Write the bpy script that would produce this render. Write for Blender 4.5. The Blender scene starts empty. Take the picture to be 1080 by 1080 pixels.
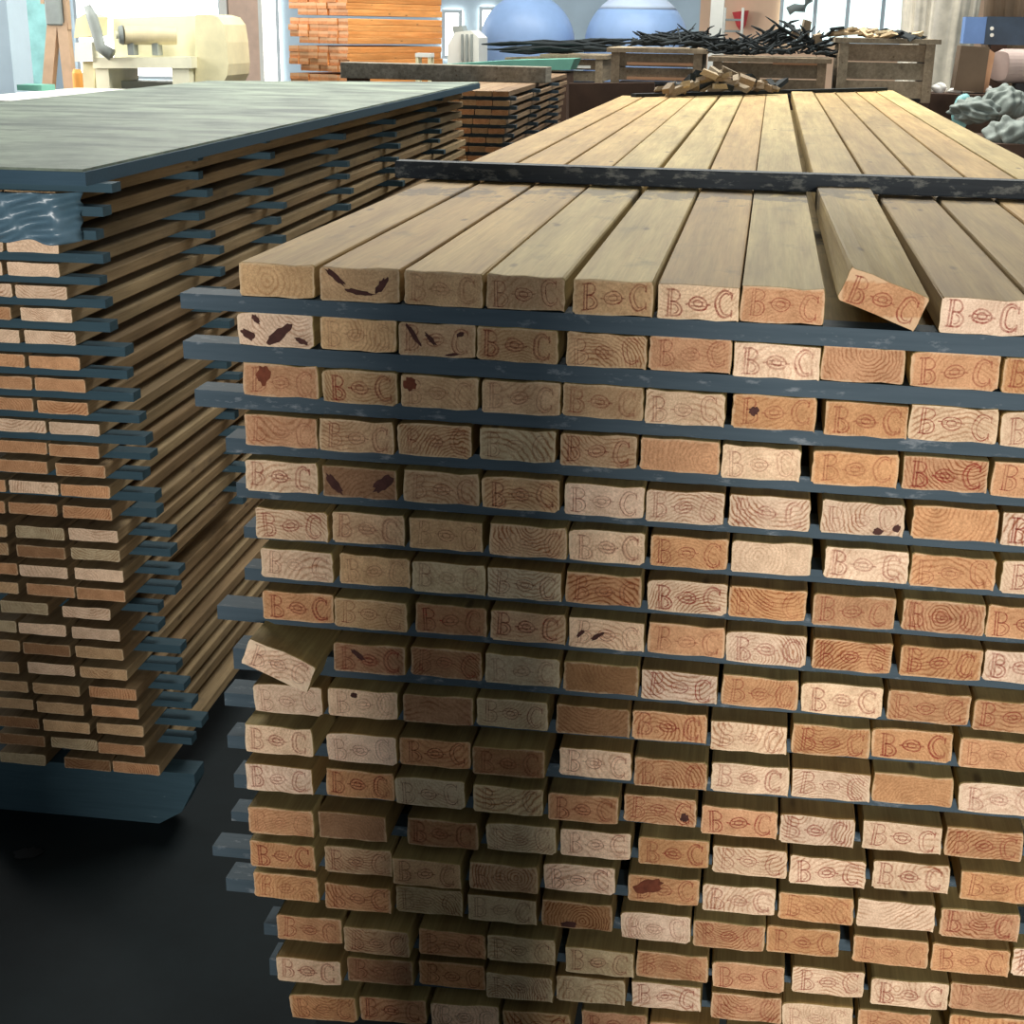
import bpy, bmesh, math, random
from mathutils import Vector, Matrix
random.seed(7)
S = bpy.context.scene
COL = S.collection
R = math.radians

# ------------------------------------------------------------------ camera
FPX, PITCH, ROLL, YAW = 1500.0, .33, .0167, .1678
CAM = Vector((0, -1.6783, 1.72))
right = Vector((math.cos(YAW), math.sin(YAW), 0)); fwd = Vector((-math.sin(YAW), math.cos(YAW), 0)); up = Vector((0, 0, 1))
cf = fwd*math.cos(PITCH) - up*math.sin(PITCH)
cu0 = up*math.cos(PITCH) + fwd*math.sin(PITCH)
cr = right*math.cos(ROLL) + cu0*math.sin(ROLL)
cu = cu0*math.cos(ROLL) - right*math.sin(ROLL)
cd = bpy.data.cameras.new('camera'); cam = bpy.data.objects.new('camera', cd); COL.objects.link(cam)
m = Matrix((cr, cu, -cf)).transposed().to_4x4(); m.translation = CAM
cam.matrix_world = m
cd.sensor_width = 36; cd.lens = 36*FPX/1080; cd.clip_start = .05; cd.clip_end = 200
S.camera = cam

def at(px, py, Y):
    """point of the place seen at a photo position, at distance Y behind the front of the beam stack"""
    d = cr*((px-540)/FPX) + cu*((540-py)/FPX) + cf
    return CAM + d*((Y-CAM.y)/d.y)

# ------------------------------------------------------------------ materials
def nodes(name):
    mt = bpy.data.materials.new(name); mt.use_nodes = True
    nt = mt.node_tree; b = nt.nodes['Principled BSDF']
    return mt, nt, b
def N(nt, t, **kw):
    n = nt.nodes.new(t)
    for k, v in kw.items(): setattr(n, k, v)
    return n
def L(nt, a, b): nt.links.new(a, b)
def srgb(r, g, b):
    f = lambda c: (c/255/12.92) if c/255 <= .04045 else ((c/255+.055)/1.055)**2.4
    return (f(r), f(g), f(b), 1)
def mathn(nt, op, a, b=None, c=None):
    n = N(nt, 'ShaderNodeMath', operation=op)
    for i, v in enumerate((a, b, c)):
        if v is None: continue
        if isinstance(v, (int, float)): n.inputs[i].default_value = v
        else: L(nt, v, n.inputs[i])
    return n.outputs[0]
def mixc(nt, fac, a, b, blend='MIX'):
    n = N(nt, 'ShaderNodeMix', data_type='RGBA', blend_type=blend)
    for s, v in ((n.inputs[0], fac), (n.inputs[6], a), (n.inputs[7], b)):
        if isinstance(v, (int, float)): s.default_value = v
        elif isinstance(v, tuple): s.default_value = v
        else: L(nt, v, s)
    return n.outputs[2]
def noise(nt, vec, scale, detail=4, rough=.6):
    n = N(nt, 'ShaderNodeTexNoise'); n.inputs['Scale'].default_value = scale
    n.inputs['Detail'].default_value = detail; n.inputs['Roughness'].default_value = rough
    if vec is not None: L(nt, vec, n.inputs['Vector'])
    return n.outputs['Fac']
def ramp(nt, fac, p0, p1, c0=(0, 0, 0, 1), c1=(1, 1, 1, 1)):
    r = N(nt, 'ShaderNodeValToRGB'); e = r.color_ramp.elements
    e[0].position = p0; e[1].position = p1; e[0].color = c0; e[1].color = c1
    L(nt, fac, r.inputs[0]); return r.outputs[0]
def mapping(nt, vec, scale=(1, 1, 1), loc=None):
    n = N(nt, 'ShaderNodeMapping'); n.inputs['Scale'].default_value = scale; L(nt, vec, n.inputs[0])
    if loc is not None: L(nt, loc, n.inputs['Location'])
    return n.outputs[0]
def rnd_offset(nt, k=10.0):
    oi = N(nt, 'ShaderNodeObjectInfo')
    c = N(nt, 'ShaderNodeCombineXYZ')
    L(nt, mathn(nt, 'MULTIPLY', oi.outputs['Random'], k), c.inputs[0])
    L(nt, mathn(nt, 'MULTIPLY', oi.outputs['Random'], k*3.7), c.inputs[1])
    L(nt, mathn(nt, 'MULTIPLY', oi.outputs['Random'], k*1.9), c.inputs[2])
    return c.outputs[0], oi

def flat(name, rgb, rough=.7, var=.25, scale=6, metallic=0, spec=.3):
    mt, nt, b = nodes(name)
    tc = N(nt, 'ShaderNodeTexCoord'); off, _ = rnd_offset(nt)
    n = noise(nt, mapping(nt, tc.outputs['Object'], loc=off), scale, 6)
    c = srgb(*rgb); lo = tuple(x*(1-var) for x in c[:3])+(1,); hi = tuple(min(1, x*(1+var)) for x in c[:3])+(1,)
    L(nt, mixc(nt, ramp(nt, n, .3, .7), lo, hi), b.inputs['Base Color'])
    b.inputs['Roughness'].default_value = rough; b.inputs['Metallic'].default_value = metallic
    b.inputs['Specular IOR Level'].default_value = spec
    return mt
def emit(name, rgb, strength):
    mt, nt, b = nodes(name)
    c = srgb(*rgb)
    b.inputs['Base Color'].default_value = c; b.inputs['Emission Color'].default_value = c
    b.inputs['Emission Strength'].default_value = strength
    return mt

def endgrain(name, ring=1.0, half=.05, h=.042):
    """sawn end of a beam: growth rings about a pith that differs from beam to beam, tone from the object's own colour"""
    mt, nt, b = nodes(name)
    tc = N(nt, 'ShaderNodeTexCoord'); oi = N(nt, 'ShaderNodeObjectInfo')
    off, _ = rnd_offset(nt, 20)
    sep = N(nt, 'ShaderNodeSeparateXYZ'); L(nt, tc.outputs['Object'], sep.inputs[0])
    r = oi.outputs['Random']
    cx = mathn(nt, 'MULTIPLY', mathn(nt, 'SUBTRACT', r, .5), .07)
    r2 = mathn(nt, 'FRACT', mathn(nt, 'MULTIPLY', r, 13.7))
    cz = mathn(nt, 'MULTIPLY_ADD', r2, .13, -.045)
    P = mapping(nt, tc.outputs['Object'], loc=off)
    wob = mathn(nt, 'MULTIPLY', mathn(nt, 'SUBTRACT', noise(nt, P, 26, 3), .5), .022)
    dx = mathn(nt, 'SUBTRACT', sep.outputs[0], cx); dz = mathn(nt, 'SUBTRACT', sep.outputs[2], cz)
    dist = mathn(nt, 'SQRT', mathn(nt, 'ADD', mathn(nt, 'MULTIPLY', dx, dx), mathn(nt, 'MULTIPLY', dz, dz)))
    dist = mathn(nt, 'ADD', dist, wob)
    r3 = mathn(nt, 'FRACT', mathn(nt, 'MULTIPLY', r, 37.1))
    s = mathn(nt, 'SINE', mathn(nt, 'MULTIPLY', dist, mathn(nt, 'MULTIPLY_ADD', r3, 800.0, 750.0)))
    s = mathn(nt, 'POWER', mathn(nt, 'MULTIPLY_ADD', s, .5, .5), 2.5)
    patch = ramp(nt, noise(nt, P, 24, 4), .34, .62)
    r4 = mathn(nt, 'FRACT', mathn(nt, 'MULTIPLY', r, 71.3))
    amt = mathn(nt, 'MULTIPLY', mathn(nt, 'MULTIPLY', s, patch), mathn(nt, 'MULTIPLY_ADD', mathn(nt, 'POWER', r4, 1.5), .95*ring, .28*ring))
    base = oi.outputs['Color']
    dark = mixc(nt, 1.0, base, (.50, .31, .22, 1), 'MULTIPLY')
    c = mixc(nt, amt, base, dark)
    sp = ramp(nt, noise(nt, P, 420, 3, .7), .3, .72, (.74, .70, .66, 1), (1.16, 1.16, 1.16, 1))
    c = mixc(nt, 1.0, c, sp, 'MULTIPLY')
    sp2 = ramp(nt, noise(nt, P, 38, 5, .65), .3, .7, (.80, .76, .72, 1), (1.12, 1.11, 1.10, 1))
    c = mixc(nt, 1.0, c, sp2, 'MULTIPLY')
    # the sawn arrises are splintered and paler
    ax_ = mathn(nt, 'ABSOLUTE', sep.outputs[0])
    az_ = mathn(nt, 'ABSOLUTE', mathn(nt, 'SUBTRACT', sep.outputs[2], h/2))
    ex = mathn(nt, 'SUBTRACT', ax_, half-.0045); ez = mathn(nt, 'SUBTRACT', az_, h/2-.0035)
    ed = mathn(nt, 'MAXIMUM', ex, ez)
    edn = mathn(nt, 'ADD', ed, mathn(nt, 'MULTIPLY', mathn(nt, 'SUBTRACT', noise(nt, P, 160, 3), .55), .008))
    em = ramp(nt, mathn(nt, 'MULTIPLY', edn, 300.0), 0, 1)
    pale = mixc(nt, .45, base, srgb(232, 212, 176))
    c = mixc(nt, mathn(nt, 'MULTIPLY', em, .75), c, pale)
    L(nt, c, b.inputs['Base Color'])
    b.inputs['Roughness'].default_value = .85; b.inputs['Specular IOR Level'].default_value = .15
    bp = N(nt, 'ShaderNodeBump'); bp.inputs['Strength'].default_value = .5; bp.inputs['Distance'].default_value = .001
    L(nt, noise(nt, P, 300, 3), bp.inputs['Height']); L(nt, bp.outputs[0], b.inputs['Normal'])
    return mt

def plank(name, a, bcol, dirt=.35, dirtcol=(70, 62, 52), rough=.7, hue=.5, bars=False):
    """planed long face: streaks along the length, knots, smears of dirt"""
    mt, nt, b = nodes(name)
    tc = N(nt, 'ShaderNodeTexCoord'); off, oi = rnd_offset(nt, 20)
    P = mapping(nt, tc.outputs['Object'], loc=off)
    g = noise(nt, mapping(nt, P, (34, 1.6, 34)), 1.6, 6, .62)
    c = mixc(nt, ramp(nt, g, .32, .68), srgb(*a), srgb(*bcol))
    fine = ramp(nt, noise(nt, mapping(nt, P, (170, 5, 170)), 2.0, 3), .3, .7, (.86, .85, .82, 1), (1.08, 1.08, 1.08, 1))
    c = mixc(nt, 1.0, c, fine, 'MULTIPLY')
    big = ramp(nt, noise(nt, mapping(nt, P, (8, 1.1, 8)), 1.5, 4), .34, .70, (.74, .72, .68, 1), (1.12, 1.12, 1.10, 1))
    c = mixc(nt, 1.0, c, big, 'MULTIPLY')
    bv = mathn(nt, 'MULTIPLY_ADD', mathn(nt, 'FRACT', mathn(nt, 'MULTIPLY', oi.outputs['Random'], 5.3)), .36, .82)
    cb = N(nt, 'ShaderNodeCombineXYZ')
    for i in range(3): L(nt, bv, cb.inputs[i])
    c = mixc(nt, 1.0, c, cb.outputs[0], 'MULTIPLY')
    hv = ramp(nt, mathn(nt, 'FRACT', mathn(nt, 'MULTIPLY', oi.outputs['Random'], 23.7)), .25, .8)
    c = mixc(nt, mathn(nt, 'MULTIPLY', hv, hue), c, mixc(nt, 1.0, c, (.86, .72, .64, 1), 'MULTIPLY'))
    if bars:
        sp_ = N(nt, 'ShaderNodeSeparateXYZ'); L(nt, tc.outputs['Object'], sp_.inputs[0])
        dy = mathn(nt, 'ABSOLUTE', mathn(nt, 'SUBTRACT', sp_.outputs[1], .94))
        nn = mathn(nt, 'MULTIPLY_ADD', noise(nt, mapping(nt, P, (14, 9, 14)), 1.4, 5, .65), .62, -.225)
        c = mixc(nt, ramp(nt, mathn(nt, 'MULTIPLY', mathn(nt, 'SUBTRACT', nn, dy), 22.0), 0, 1, (0, 0, 0, 1), (.62, .62, .62, 1)), c, srgb(74, 66, 58))
    k = N(nt, 'ShaderNodeTexVoronoi'); k.inputs['Scale'].default_value = 1.0
    L(nt, mapping(nt, P, (16, 5, 16)), k.inputs['Vector'])
    km = ramp(nt, k.outputs['Distance'], .05, .11, (1, 1, 1, 1), (0, 0, 0, 1))
    c = mixc(nt, mathn(nt, 'MULTIPLY', km, .65), c, srgb(80, 58, 40))
    d = ramp(nt, noise(nt, mapping(nt, P, (6, 3.5, 6)), 2.1, 6, .68), .56, .74)
    c = mixc(nt, mathn(nt, 'MULTIPLY', d, dirt), c, srgb(*dirtcol))
    L(nt, c, b.inputs['Base Color']); b.inputs['Roughness'].default_value = rough
    b.inputs['Specular IOR Level'].default_value = .25
    bp = N(nt, 'ShaderNodeBump'); bp.inputs['Strength'].default_value = .35; bp.inputs['Distance'].default_value = .002
    L(nt, g, bp.inputs['Height']); L(nt, bp.outputs[0], b.inputs['Normal'])
    return mt

def strip_mat(name, a, bcol, wear, thr=.62):
    mt, nt, b = nodes(name)
    tc = N(nt, 'ShaderNodeTexCoord'); off, oi = rnd_offset(nt, 20)
    P = mapping(nt, tc.outputs['Object'], loc=off)
    c = mixc(nt, noise(nt, mapping(nt, P, (4, 60, 60)), 2, 4), srgb(*a), srgb(*bcol))
    w = ramp(nt, noise(nt, mapping(nt, P, (16, 40, 40)), 1.6, 6, .68), thr, thr+.12)
    c = mixc(nt, mathn(nt, 'MULTIPLY', w, .55), c, srgb(*wear))
    L(nt, c, b.inputs['Base Color']); b.inputs['Roughness'].default_value = .65
    b.inputs['Specular IOR Level'].default_value = .15
    return mt

def ink(name, rgb):
    """worn stamp ink: only part of the stroke is left on the sawn face"""
    mt, nt, b = nodes(name)
    tc = N(nt, 'ShaderNodeTexCoord'); off, oi = rnd_offset(nt, 20)
    P = mapping(nt, tc.outputs['Object'], loc=off)
    n1 = ramp(nt, noise(nt, P, 48, 3), .34, .64); n2 = ramp(nt, noise(nt, P, 420, 3), .30, .66)
    k = mathn(nt, 'MULTIPLY_ADD', oi.outputs['Random'], .50, .38)
    al = mathn(nt, 'MULTIPLY', mathn(nt, 'MULTIPLY_ADD', mathn(nt, 'MULTIPLY', n1, n2), .75, .25), k)
    b.inputs['Base Color'].default_value = srgb(*rgb); b.inputs['Roughness'].default_value = .9
    L(nt, al, b.inputs['Alpha'])
    return mt

M = {}
M['end'] = endgrain('sawn_end_grain')
M['end_board'] = endgrain('board_end_grain', .8, .0545, .027)
M['beam_side'] = plank('planed_beam_side', (206, 184, 126), (182, 156, 104), .42, hue=.9, bars=True)
M['board_side'] = plank('rough_board_side', (168, 146, 112), (140, 120, 90), .4, (78, 70, 62), .85)
M['fresh_side'] = plank('fresh_board_side', (150, 128, 102), (124, 102, 80), .3)
M['orange_side'] = plank('orange_board_side', (248, 180, 112), (238, 158, 88), .12, (170, 104, 60))
M['crate_wood'] = plank('crate_wood', (168, 154, 132), (140, 126, 108), .4, (60, 52, 46), .85)
M['pale_wood'] = plank('pale_wood', (196, 180, 150), (166, 148, 118), .3)
M['grey_beam'] = plank('weathered_wood', (156, 150, 138), (118, 112, 102), .5, (56, 54, 52), .85)
M['strip'] = strip_mat('dark_slate_strip', (56, 72, 82), (80, 94, 104), (150, 156, 162), .58)
M['strip_teal'] = strip_mat('dark_teal_strip', (44, 66, 77), (64, 88, 99), (140, 158, 168), .66)
M['bar'] = strip_mat('patchy_dark_bar', (40, 46, 52), (66, 72, 78), (150, 152, 146), .52)
M['ink'] = ink('red_stamp_ink', (160, 56, 42))
M['stain'] = flat('resin_stain', (74, 44, 38), .8, .3, 90)
M['stain_red'] = flat('red_brown_stain', (112, 58, 38), .8, .3, 90)
M['black'] = flat('blackened_wood', (30, 36, 38), .85, .4, 14)
M['plastic'] = None

def panel_mat():
    mt, nt, b = nodes('weathered_grey_green_panel')
    tc = N(nt, 'ShaderNodeTexCoord')
    P = tc.outputs['Object']
    s = noise(nt, mapping(nt, P, (1.6, 2.6, 1)), 1.7, 6, .62)
    c = mixc(nt, ramp(nt, s, .34, .66), srgb(76, 86, 80), srgb(146, 158, 140))
    s2 = noise(nt, mapping(nt, P, (1.4, 5, 1)), 1.9, 6, .66)
    c = mixc(nt, mathn(nt, 'MULTIPLY', ramp(nt, s2, .52, .68), .75), c, srgb(54, 62, 60))
    s3 = noise(nt, mapping(nt, P, (1, 3, 1)), 40, 5, .7)
    c = mixc(nt, 1.0, c, ramp(nt, s3, .25, .75, (.72, .74, .72, 1), (1.2, 1.2, 1.18, 1)), 'MULTIPLY')
    L(nt, c, b.inputs['Base Color']); b.inputs['Roughness'].default_value = .62
    b.inputs['Specular IOR Level'].default_value = .35
    bp = N(nt, 'ShaderNodeBump'); bp.inputs['Strength'].default_value = .4; bp.inputs['Distance'].default_value = .004
    L(nt, s3, bp.inputs['Height']); L(nt, bp.outputs[0], b.inputs['Normal'])
    return mt
M['panel'] = panel_mat()
M['panel_edge'] = strip_mat('dark_blue_panel_edge', (48, 70, 84), (64, 88, 104), (120, 142, 154), .68)
def plastic_mat():
    mt, nt, b = nodes('blue_grey_plastic_film')
    tc = N(nt, 'ShaderNodeTexCoord')
    n = noise(nt, mapping(nt, tc.outputs['Object'], (1, 1, 1)), 9, 5)
    L(nt, mixc(nt, n, srgb(62, 92, 104), srgb(110, 138, 158)), b.inputs['Base Color'])
    b.inputs['Roughness'].default_value = .34; b.inputs['Alpha'].default_value = .93
    b.inputs['Specular IOR Level'].default_value = .7
    return mt
M['plastic'] = plastic_mat()
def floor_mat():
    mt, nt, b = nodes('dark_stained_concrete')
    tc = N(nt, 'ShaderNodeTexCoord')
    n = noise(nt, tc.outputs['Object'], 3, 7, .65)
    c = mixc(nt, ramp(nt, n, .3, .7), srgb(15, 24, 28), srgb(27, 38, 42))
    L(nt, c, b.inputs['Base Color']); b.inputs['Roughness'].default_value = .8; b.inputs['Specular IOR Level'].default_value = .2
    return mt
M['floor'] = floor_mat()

# ------------------------------------------------------------------ builders
def mesh_obj(name, bm, mats, parent=None, smooth=False):
    me = bpy.data.meshes.new(name)
    bmesh.ops.recalc_face_normals(bm, faces=bm.faces)
    bm.to_mesh(me); bm.free()
    for mt in (mats if isinstance(mats, (list, tuple)) else [mats]): me.materials.append(mt)
    if smooth:
        for p in me.polygons: p.use_smooth = True
    o = bpy.data.objects.new(name, me); COL.objects.link(o)
    if parent: o.parent = parent
    return o
def tag(o, label, cat, group=None, kind=None):
    if label: o['label'] = label
    if cat: o['category'] = cat
    if group: o['group'] = group
    if kind: o['kind'] = kind
    return o
def thing(name, label, cat, loc, rz=0, group=None):
    o = bpy.data.objects.new(name, None); COL.objects.link(o); o.location = loc; o.rotation_euler = (0, 0, rz)
    o.empty_display_size = .05
    return tag(o, label, cat, group)
def struct(name, bm, mt, smooth=False):
    o = mesh_obj(name, bm, mt, None, smooth); o['kind'] = 'structure'; return o
def box(bm, a, b, mi=0, bev=0):
    x0, y0, z0 = (min(a[i], b[i]) for i in range(3)); x1, y1, z1 = (max(a[i], b[i]) for i in range(3))
    return hexa(bm, [(x0, y0, z0), (x1, y0, z0), (x1, y1, z0), (x0, y1, z0), (x0, y0, z1), (x1, y0, z1), (x1, y1, z1), (x0, y1, z1)], mi, bev)
def hexa(bm, c, mi=0, bev=0):
    v = [bm.verts.new(p) for p in c]
    fs = [bm.faces.new([v[i] for i in f]) for f in ((3, 2, 1, 0), (4, 5, 6, 7), (0, 1, 5, 4), (1, 2, 6, 5), (2, 3, 7, 6), (3, 0, 4, 7))]
    for f in fs: f.material_index = mi
    if bev:
        es = {e for f in fs for e in f.edges}
        bmesh.ops.bevel(bm, geom=list(es), offset=bev, segments=1, affect='EDGES')
    return v
def bar(bm, p, q, w, h, upv=(0, 0, 1)):
    p = Vector(p); q = Vector(q); d = (q-p).normalized(); s = d.cross(Vector(upv))
    if s.length < 1e-4: s = d.cross(Vector((1, 0, 0)))
    s.normalize(); t = s.cross(d)
    hexa(bm, [p-s*w/2-t*h/2, p+s*w/2-t*h/2, q+s*w/2-t*h/2, q-s*w/2-t*h/2, p-s*w/2+t*h/2, p+s*w/2+t*h/2, q+s*w/2+t*h/2, q-s*w/2+t*h/2])
def tube(bm, pts, rads, n=14, cap=True):
    rings = []
    pts = [Vector(p) for p in pts]
    for i, p in enumerate(pts):
        d = (pts[min(i+1, len(pts)-1)] - pts[max(i-1, 0)]).normalized()
        s = d.cross(Vector((0, 0, 1)))
        if s.length < 1e-3: s = d.cross(Vector((1, 0, 0)))
        s.normalize(); t = s.cross(d); r = rads[i] if isinstance(rads, (list, tuple)) else rads
        rings.append([bm.verts.new(p + s*math.cos(2*math.pi*k/n)*r + t*math.sin(2*math.pi*k/n)*r) for k in range(n)])
    for a, b in zip(rings, rings[1:]):
        for k in range(n): bm.faces.new((a[k], a[(k+1) % n], b[(k+1) % n], b[k]))
    if cap:
        bm.faces.new(rings[0][::-1]); bm.faces.new(rings[-1])
def lathe(bm, prof, c=(0, 0, 0), n=40):
    rings = [[bm.verts.new((c[0]+r*math.cos(2*math.pi*k/n), c[1]+r*math.sin(2*math.pi*k/n), c[2]+z)) for k in range(n)] for r, z in prof]
    for a, b in zip(rings, rings[1:]):
        for k in range(n): bm.faces.new((a[k], a[(k+1) % n], b[(k+1) % n], b[k]))
    bm.faces.new(rings[0][::-1]); bm.faces.new(rings[-1])
def prism(bm, outline, y0, y1):
    a = [bm.verts.new((x, y0, z)) for x, z in outline]; b = [bm.verts.new((x, y1, z)) for x, z in outline]
    n = len(a); bm.faces.new(a); bm.faces.new(b[::-1])
    for k in range(n): bm.faces.new((a[k], b[k], b[(k+1) % n], a[(k+1) % n]))
ORD = ['first', 'second', 'third', 'fourth', 'fifth', 'sixth', 'seventh', 'eighth', 'ninth', 'tenth', 'eleventh', 'twelfth', 'thirteenth', 'fourteenth', 'fifteenth',
       'sixteenth', 'seventeenth', 'eighteenth', 'nineteenth', 'twentieth', 'twenty-first', 'twenty-second', 'twenty-third', 'twenty-fourth', 'twenty-fifth', 'twenty-sixth', 'twenty-seventh', 'twenty-eighth']

# ------------------------------------------------------------------ a sawn beam (origin at the bottom of its front end)
def beam_mesh(name, w, h, length, mats, seed, twist=0, jit=.0016):
    rg = random.Random(seed)
    x, r = w/2, min(.0045, h*.16)
    pts = []
    for cx, cz, a0 in ((-x+r, r, 180), (x-r, r, 270), (x-r, h-r, 0), (-x+r, h-r, 90)):
        rr = r*rg.uniform(.4, 1.2)
        for k in range(3):
            a = R(a0+45*k); pts.append((cx+math.copysign(r-rr, cx)+rr*math.cos(a), (cz+(r-rr if cz > h/2 else rr-r))+rr*math.sin(a)))
    # a rougher outline at the sawn end: extra points on every side
    out = []
    for i, p in enumerate(pts):
        q = pts[(i+1) % len(pts)]; out.append(p)
        if math.hypot(q[0]-p[0], q[1]-p[1]) > .015:
            for t in (.25, .5, .75): out.append((p[0]+(q[0]-p[0])*t, p[1]+(q[1]-p[1])*t))
    wig = [(rg.uniform(-jit, jit)*.5, rg.uniform(-jit, jit)) for _ in out]
    ys = [0, .0022, .10] + ([.3, .55, .8, 1.0] if twist else []) + [length]
    bm = bmesh.new(); rings = []
    for y in ys:
        k = 1 if y < .05 else .35
        s = .985 if y == 0 else 1
        tw = twist*max(0, 1-y/1.0)
        ring = []
        for (px, pz), (wx, wz) in zip(out, wig):
            X = px*s + wx*k; Z = h/2 + (pz-h/2)*(.97 if y == 0 else 1) + wz*k
            if pz < h*.1 and not twist: Z = max(Z, 0.0)
            if tw:
                zz = Z-h/2; ca, sa = math.cos(tw), math.sin(tw)
                X, Z = X*ca + zz*sa, h/2 - X*sa + zz*ca
            ring.append(bm.verts.new((X, y, Z)))
        rings.append(ring)
    n = len(out)
    for a, b in zip(rings, rings[1:]):
        for k in range(n): bm.faces.new((a[k], b[k], b[(k+1) % n], a[(k+1) % n]))
    f = bm.faces.new(rings[0]); f.material_index = 1
    f = bm.faces.new(rings[-1][::-1]); f.material_index = 1
    me = bpy.data.meshes.new(name)
    bmesh.ops.recalc_face_normals(bm, faces=bm.faces)
    for f in bm.faces:
        if abs(f.normal.y) > .9: f.material_index = 1
    bm.to_mesh(me); bm.free()
    for mt in mats: me.materials.append(mt)
    return me

# red stamp: serifed B, an eye-shaped emblem with a bar through it, and a C, drawn as flat ink strokes on the sawn face
def ribbon(bm, pts, w, y=-.0007):
    P = [Vector((a, 0, b)) for a, b in pts]; prev = None
    for i, p in enumerate(P):
        d = (P[min(i+1, len(P)-1)]-P[max(i-1, 0)]).normalized(); s = Vector((-d.z, 0, d.x))*w/2
        cur = [bm.verts.new((p+s)+Vector((0, y, 0))), bm.verts.new((p-s)+Vector((0, y, 0)))]
        if prev: bm.faces.new((prev[0], prev[1], cur[1], cur[0]))
        prev = cur
def arc(cx, cz, rx, rz, a0, a1, n=18): return [(cx+rx*math.cos(R(a0+(a1-a0)*k/n)), cz+rz*math.sin(R(a0+(a1-a0)*k/n))) for k in range(n+1)]
def stamp_mesh(name, seed, w=.0017):
    rg = random.Random(seed); bm = bmesh.new()
    j = lambda s: rg.uniform(-s, s)
    ox, oz = j(.002), j(.0018)
    bx, b0, b1 = -.038+ox, .0055+oz, .0365+oz; bm_ = (b0+b1)/2+.0015
    rb = lambda p, q=1.0: ribbon(bm, p, w*q)
    rb([(bx, b0), (bx, b1)]); rb([(bx+.0036, b0), (bx+.0036, b1)])
    rb([(bx-.003, b0), (bx+.007, b0)]); rb([(bx-.003, b1), (bx+.007, b1)])
    rb([(bx+.003, b1)]+arc(bx+.0065, (bm_+b1)/2, .0075, (b1-bm_)/2, 90, -90)+[(bx+.003, bm_)])
    rb([(bx+.003, bm_)]+arc(bx+.007, (bm_+b0)/2, .0095, (bm_-b0)/2, 90, -90)+[(bx+.003, b0)])
    rb(arc(bx+.0062, (bm_+b0)/2, .006, (bm_-b0)/2-.003, 85, -85, 10), .8)
    ex, ez = -.002+ox+j(.001), .0205+oz+j(.001)
    rb(arc(ex, ez, .011, .0078, 0, 360, 26)); rb(arc(ex, ez, .0055, .0038, 0, 360, 16), .9)
    rb([(ex-.0155, ez), (ex-.0105, ez)]); rb([(ex+.0105, ez), (ex+.0155, ez)])
    rb([(ex-.009, ez+.0023), (ex+.009, ez+.0023)], .7); rb([(ex-.009, ez-.0023), (ex+.009, ez-.0023)], .7)
    cx_, cz_ = .0315+ox*.6+j(.001), (b0+b1)/2
    rb(arc(cx_, cz_, .0110, .0158, 42, 318, 26), 1.15); rb(arc(cx_+.0014, cz_, .0072, .0125, 60, 300, 20), .9)
    rb([(cx_+.0085, cz_+.006), (cx_+.0085, cz_+.0145)]); rb([(cx_+.0085, cz_-.006), (cx_+.0085, cz_-.0145)])
    tl = R(rg.uniform(-4, 4))
    for v in bm.verts:
        x, z = v.co.x, v.co.z-.021
        v.co.x = max(-.0475, min(.0475, x*math.cos(tl)-z*math.sin(tl) + .0006*math.sin(z*260+seed))); v.co.z = max(.002, min(.040, .021 + x*math.sin(tl)+z*math.cos(tl) + .0007*math.sin(x*190+seed*2)))
    me = bpy.data.meshes.new(name); bm.to_mesh(me); bm.free(); me.materials.append(M['ink']); return me
STAMPS = [stamp_mesh('stamp', 100+k, .0014+.0004*(k % 3)) for k in range(12)]
def blob_mesh(name, spots, mt, seed):
    rg = random.Random(seed); bm = bmesh.new()
    for cx, cz, rx, rz, ang in spots:
        n = 18; ca, sa = math.cos(R(ang)), math.sin(R(ang)); vs = []
        for k in range(n):
            a = 2*math.pi*k/n; q = rg.uniform(.72, 1.15); u, v = rx*q*math.cos(a), rz*q*math.sin(a)
            X = min(.047, max(-.047, cx+u*ca-v*sa)); Z = min(.040, max(.002, cz+u*sa+v*ca))
            vs.append(bm.verts.new((X, -.0009, Z)))
        bm.faces.new(vs)
    me = bpy.data.meshes.new(name); bm.to_mesh(me); bm.free(); me.materials.append(mt); return me

TONE = {'p': (236, 208, 180), 'o': (207, 160, 120), 'n': (204, 172, 134), 'd': (158, 122, 90), 'g': (196, 180, 148)}
TWORD = {'p': 'pale pinkish', 'o': 'orange-brown', 'n': 'tan', 'd': 'dark brown', 'g': 'greyish'}
TONES = ['nnnnnpoopnnn', 'pnnnnopooo', 'onnnnpoopp', 'onngnopooo', 'pdnnppppop', 'pnnnpoppop', 'pnggopoooo', 'ondnpopoop', 'pddgdpopoo', 'ppdgdopooo',
         'ppodpoppopp', 'poggoooppo', 'oddgpopppo', 'onnnpopopo', 'ooggdpoooop', 'onoggoopp p'.replace(' ', 'o'), 'pdoggpopoo', 'oopnoooopo']

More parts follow.
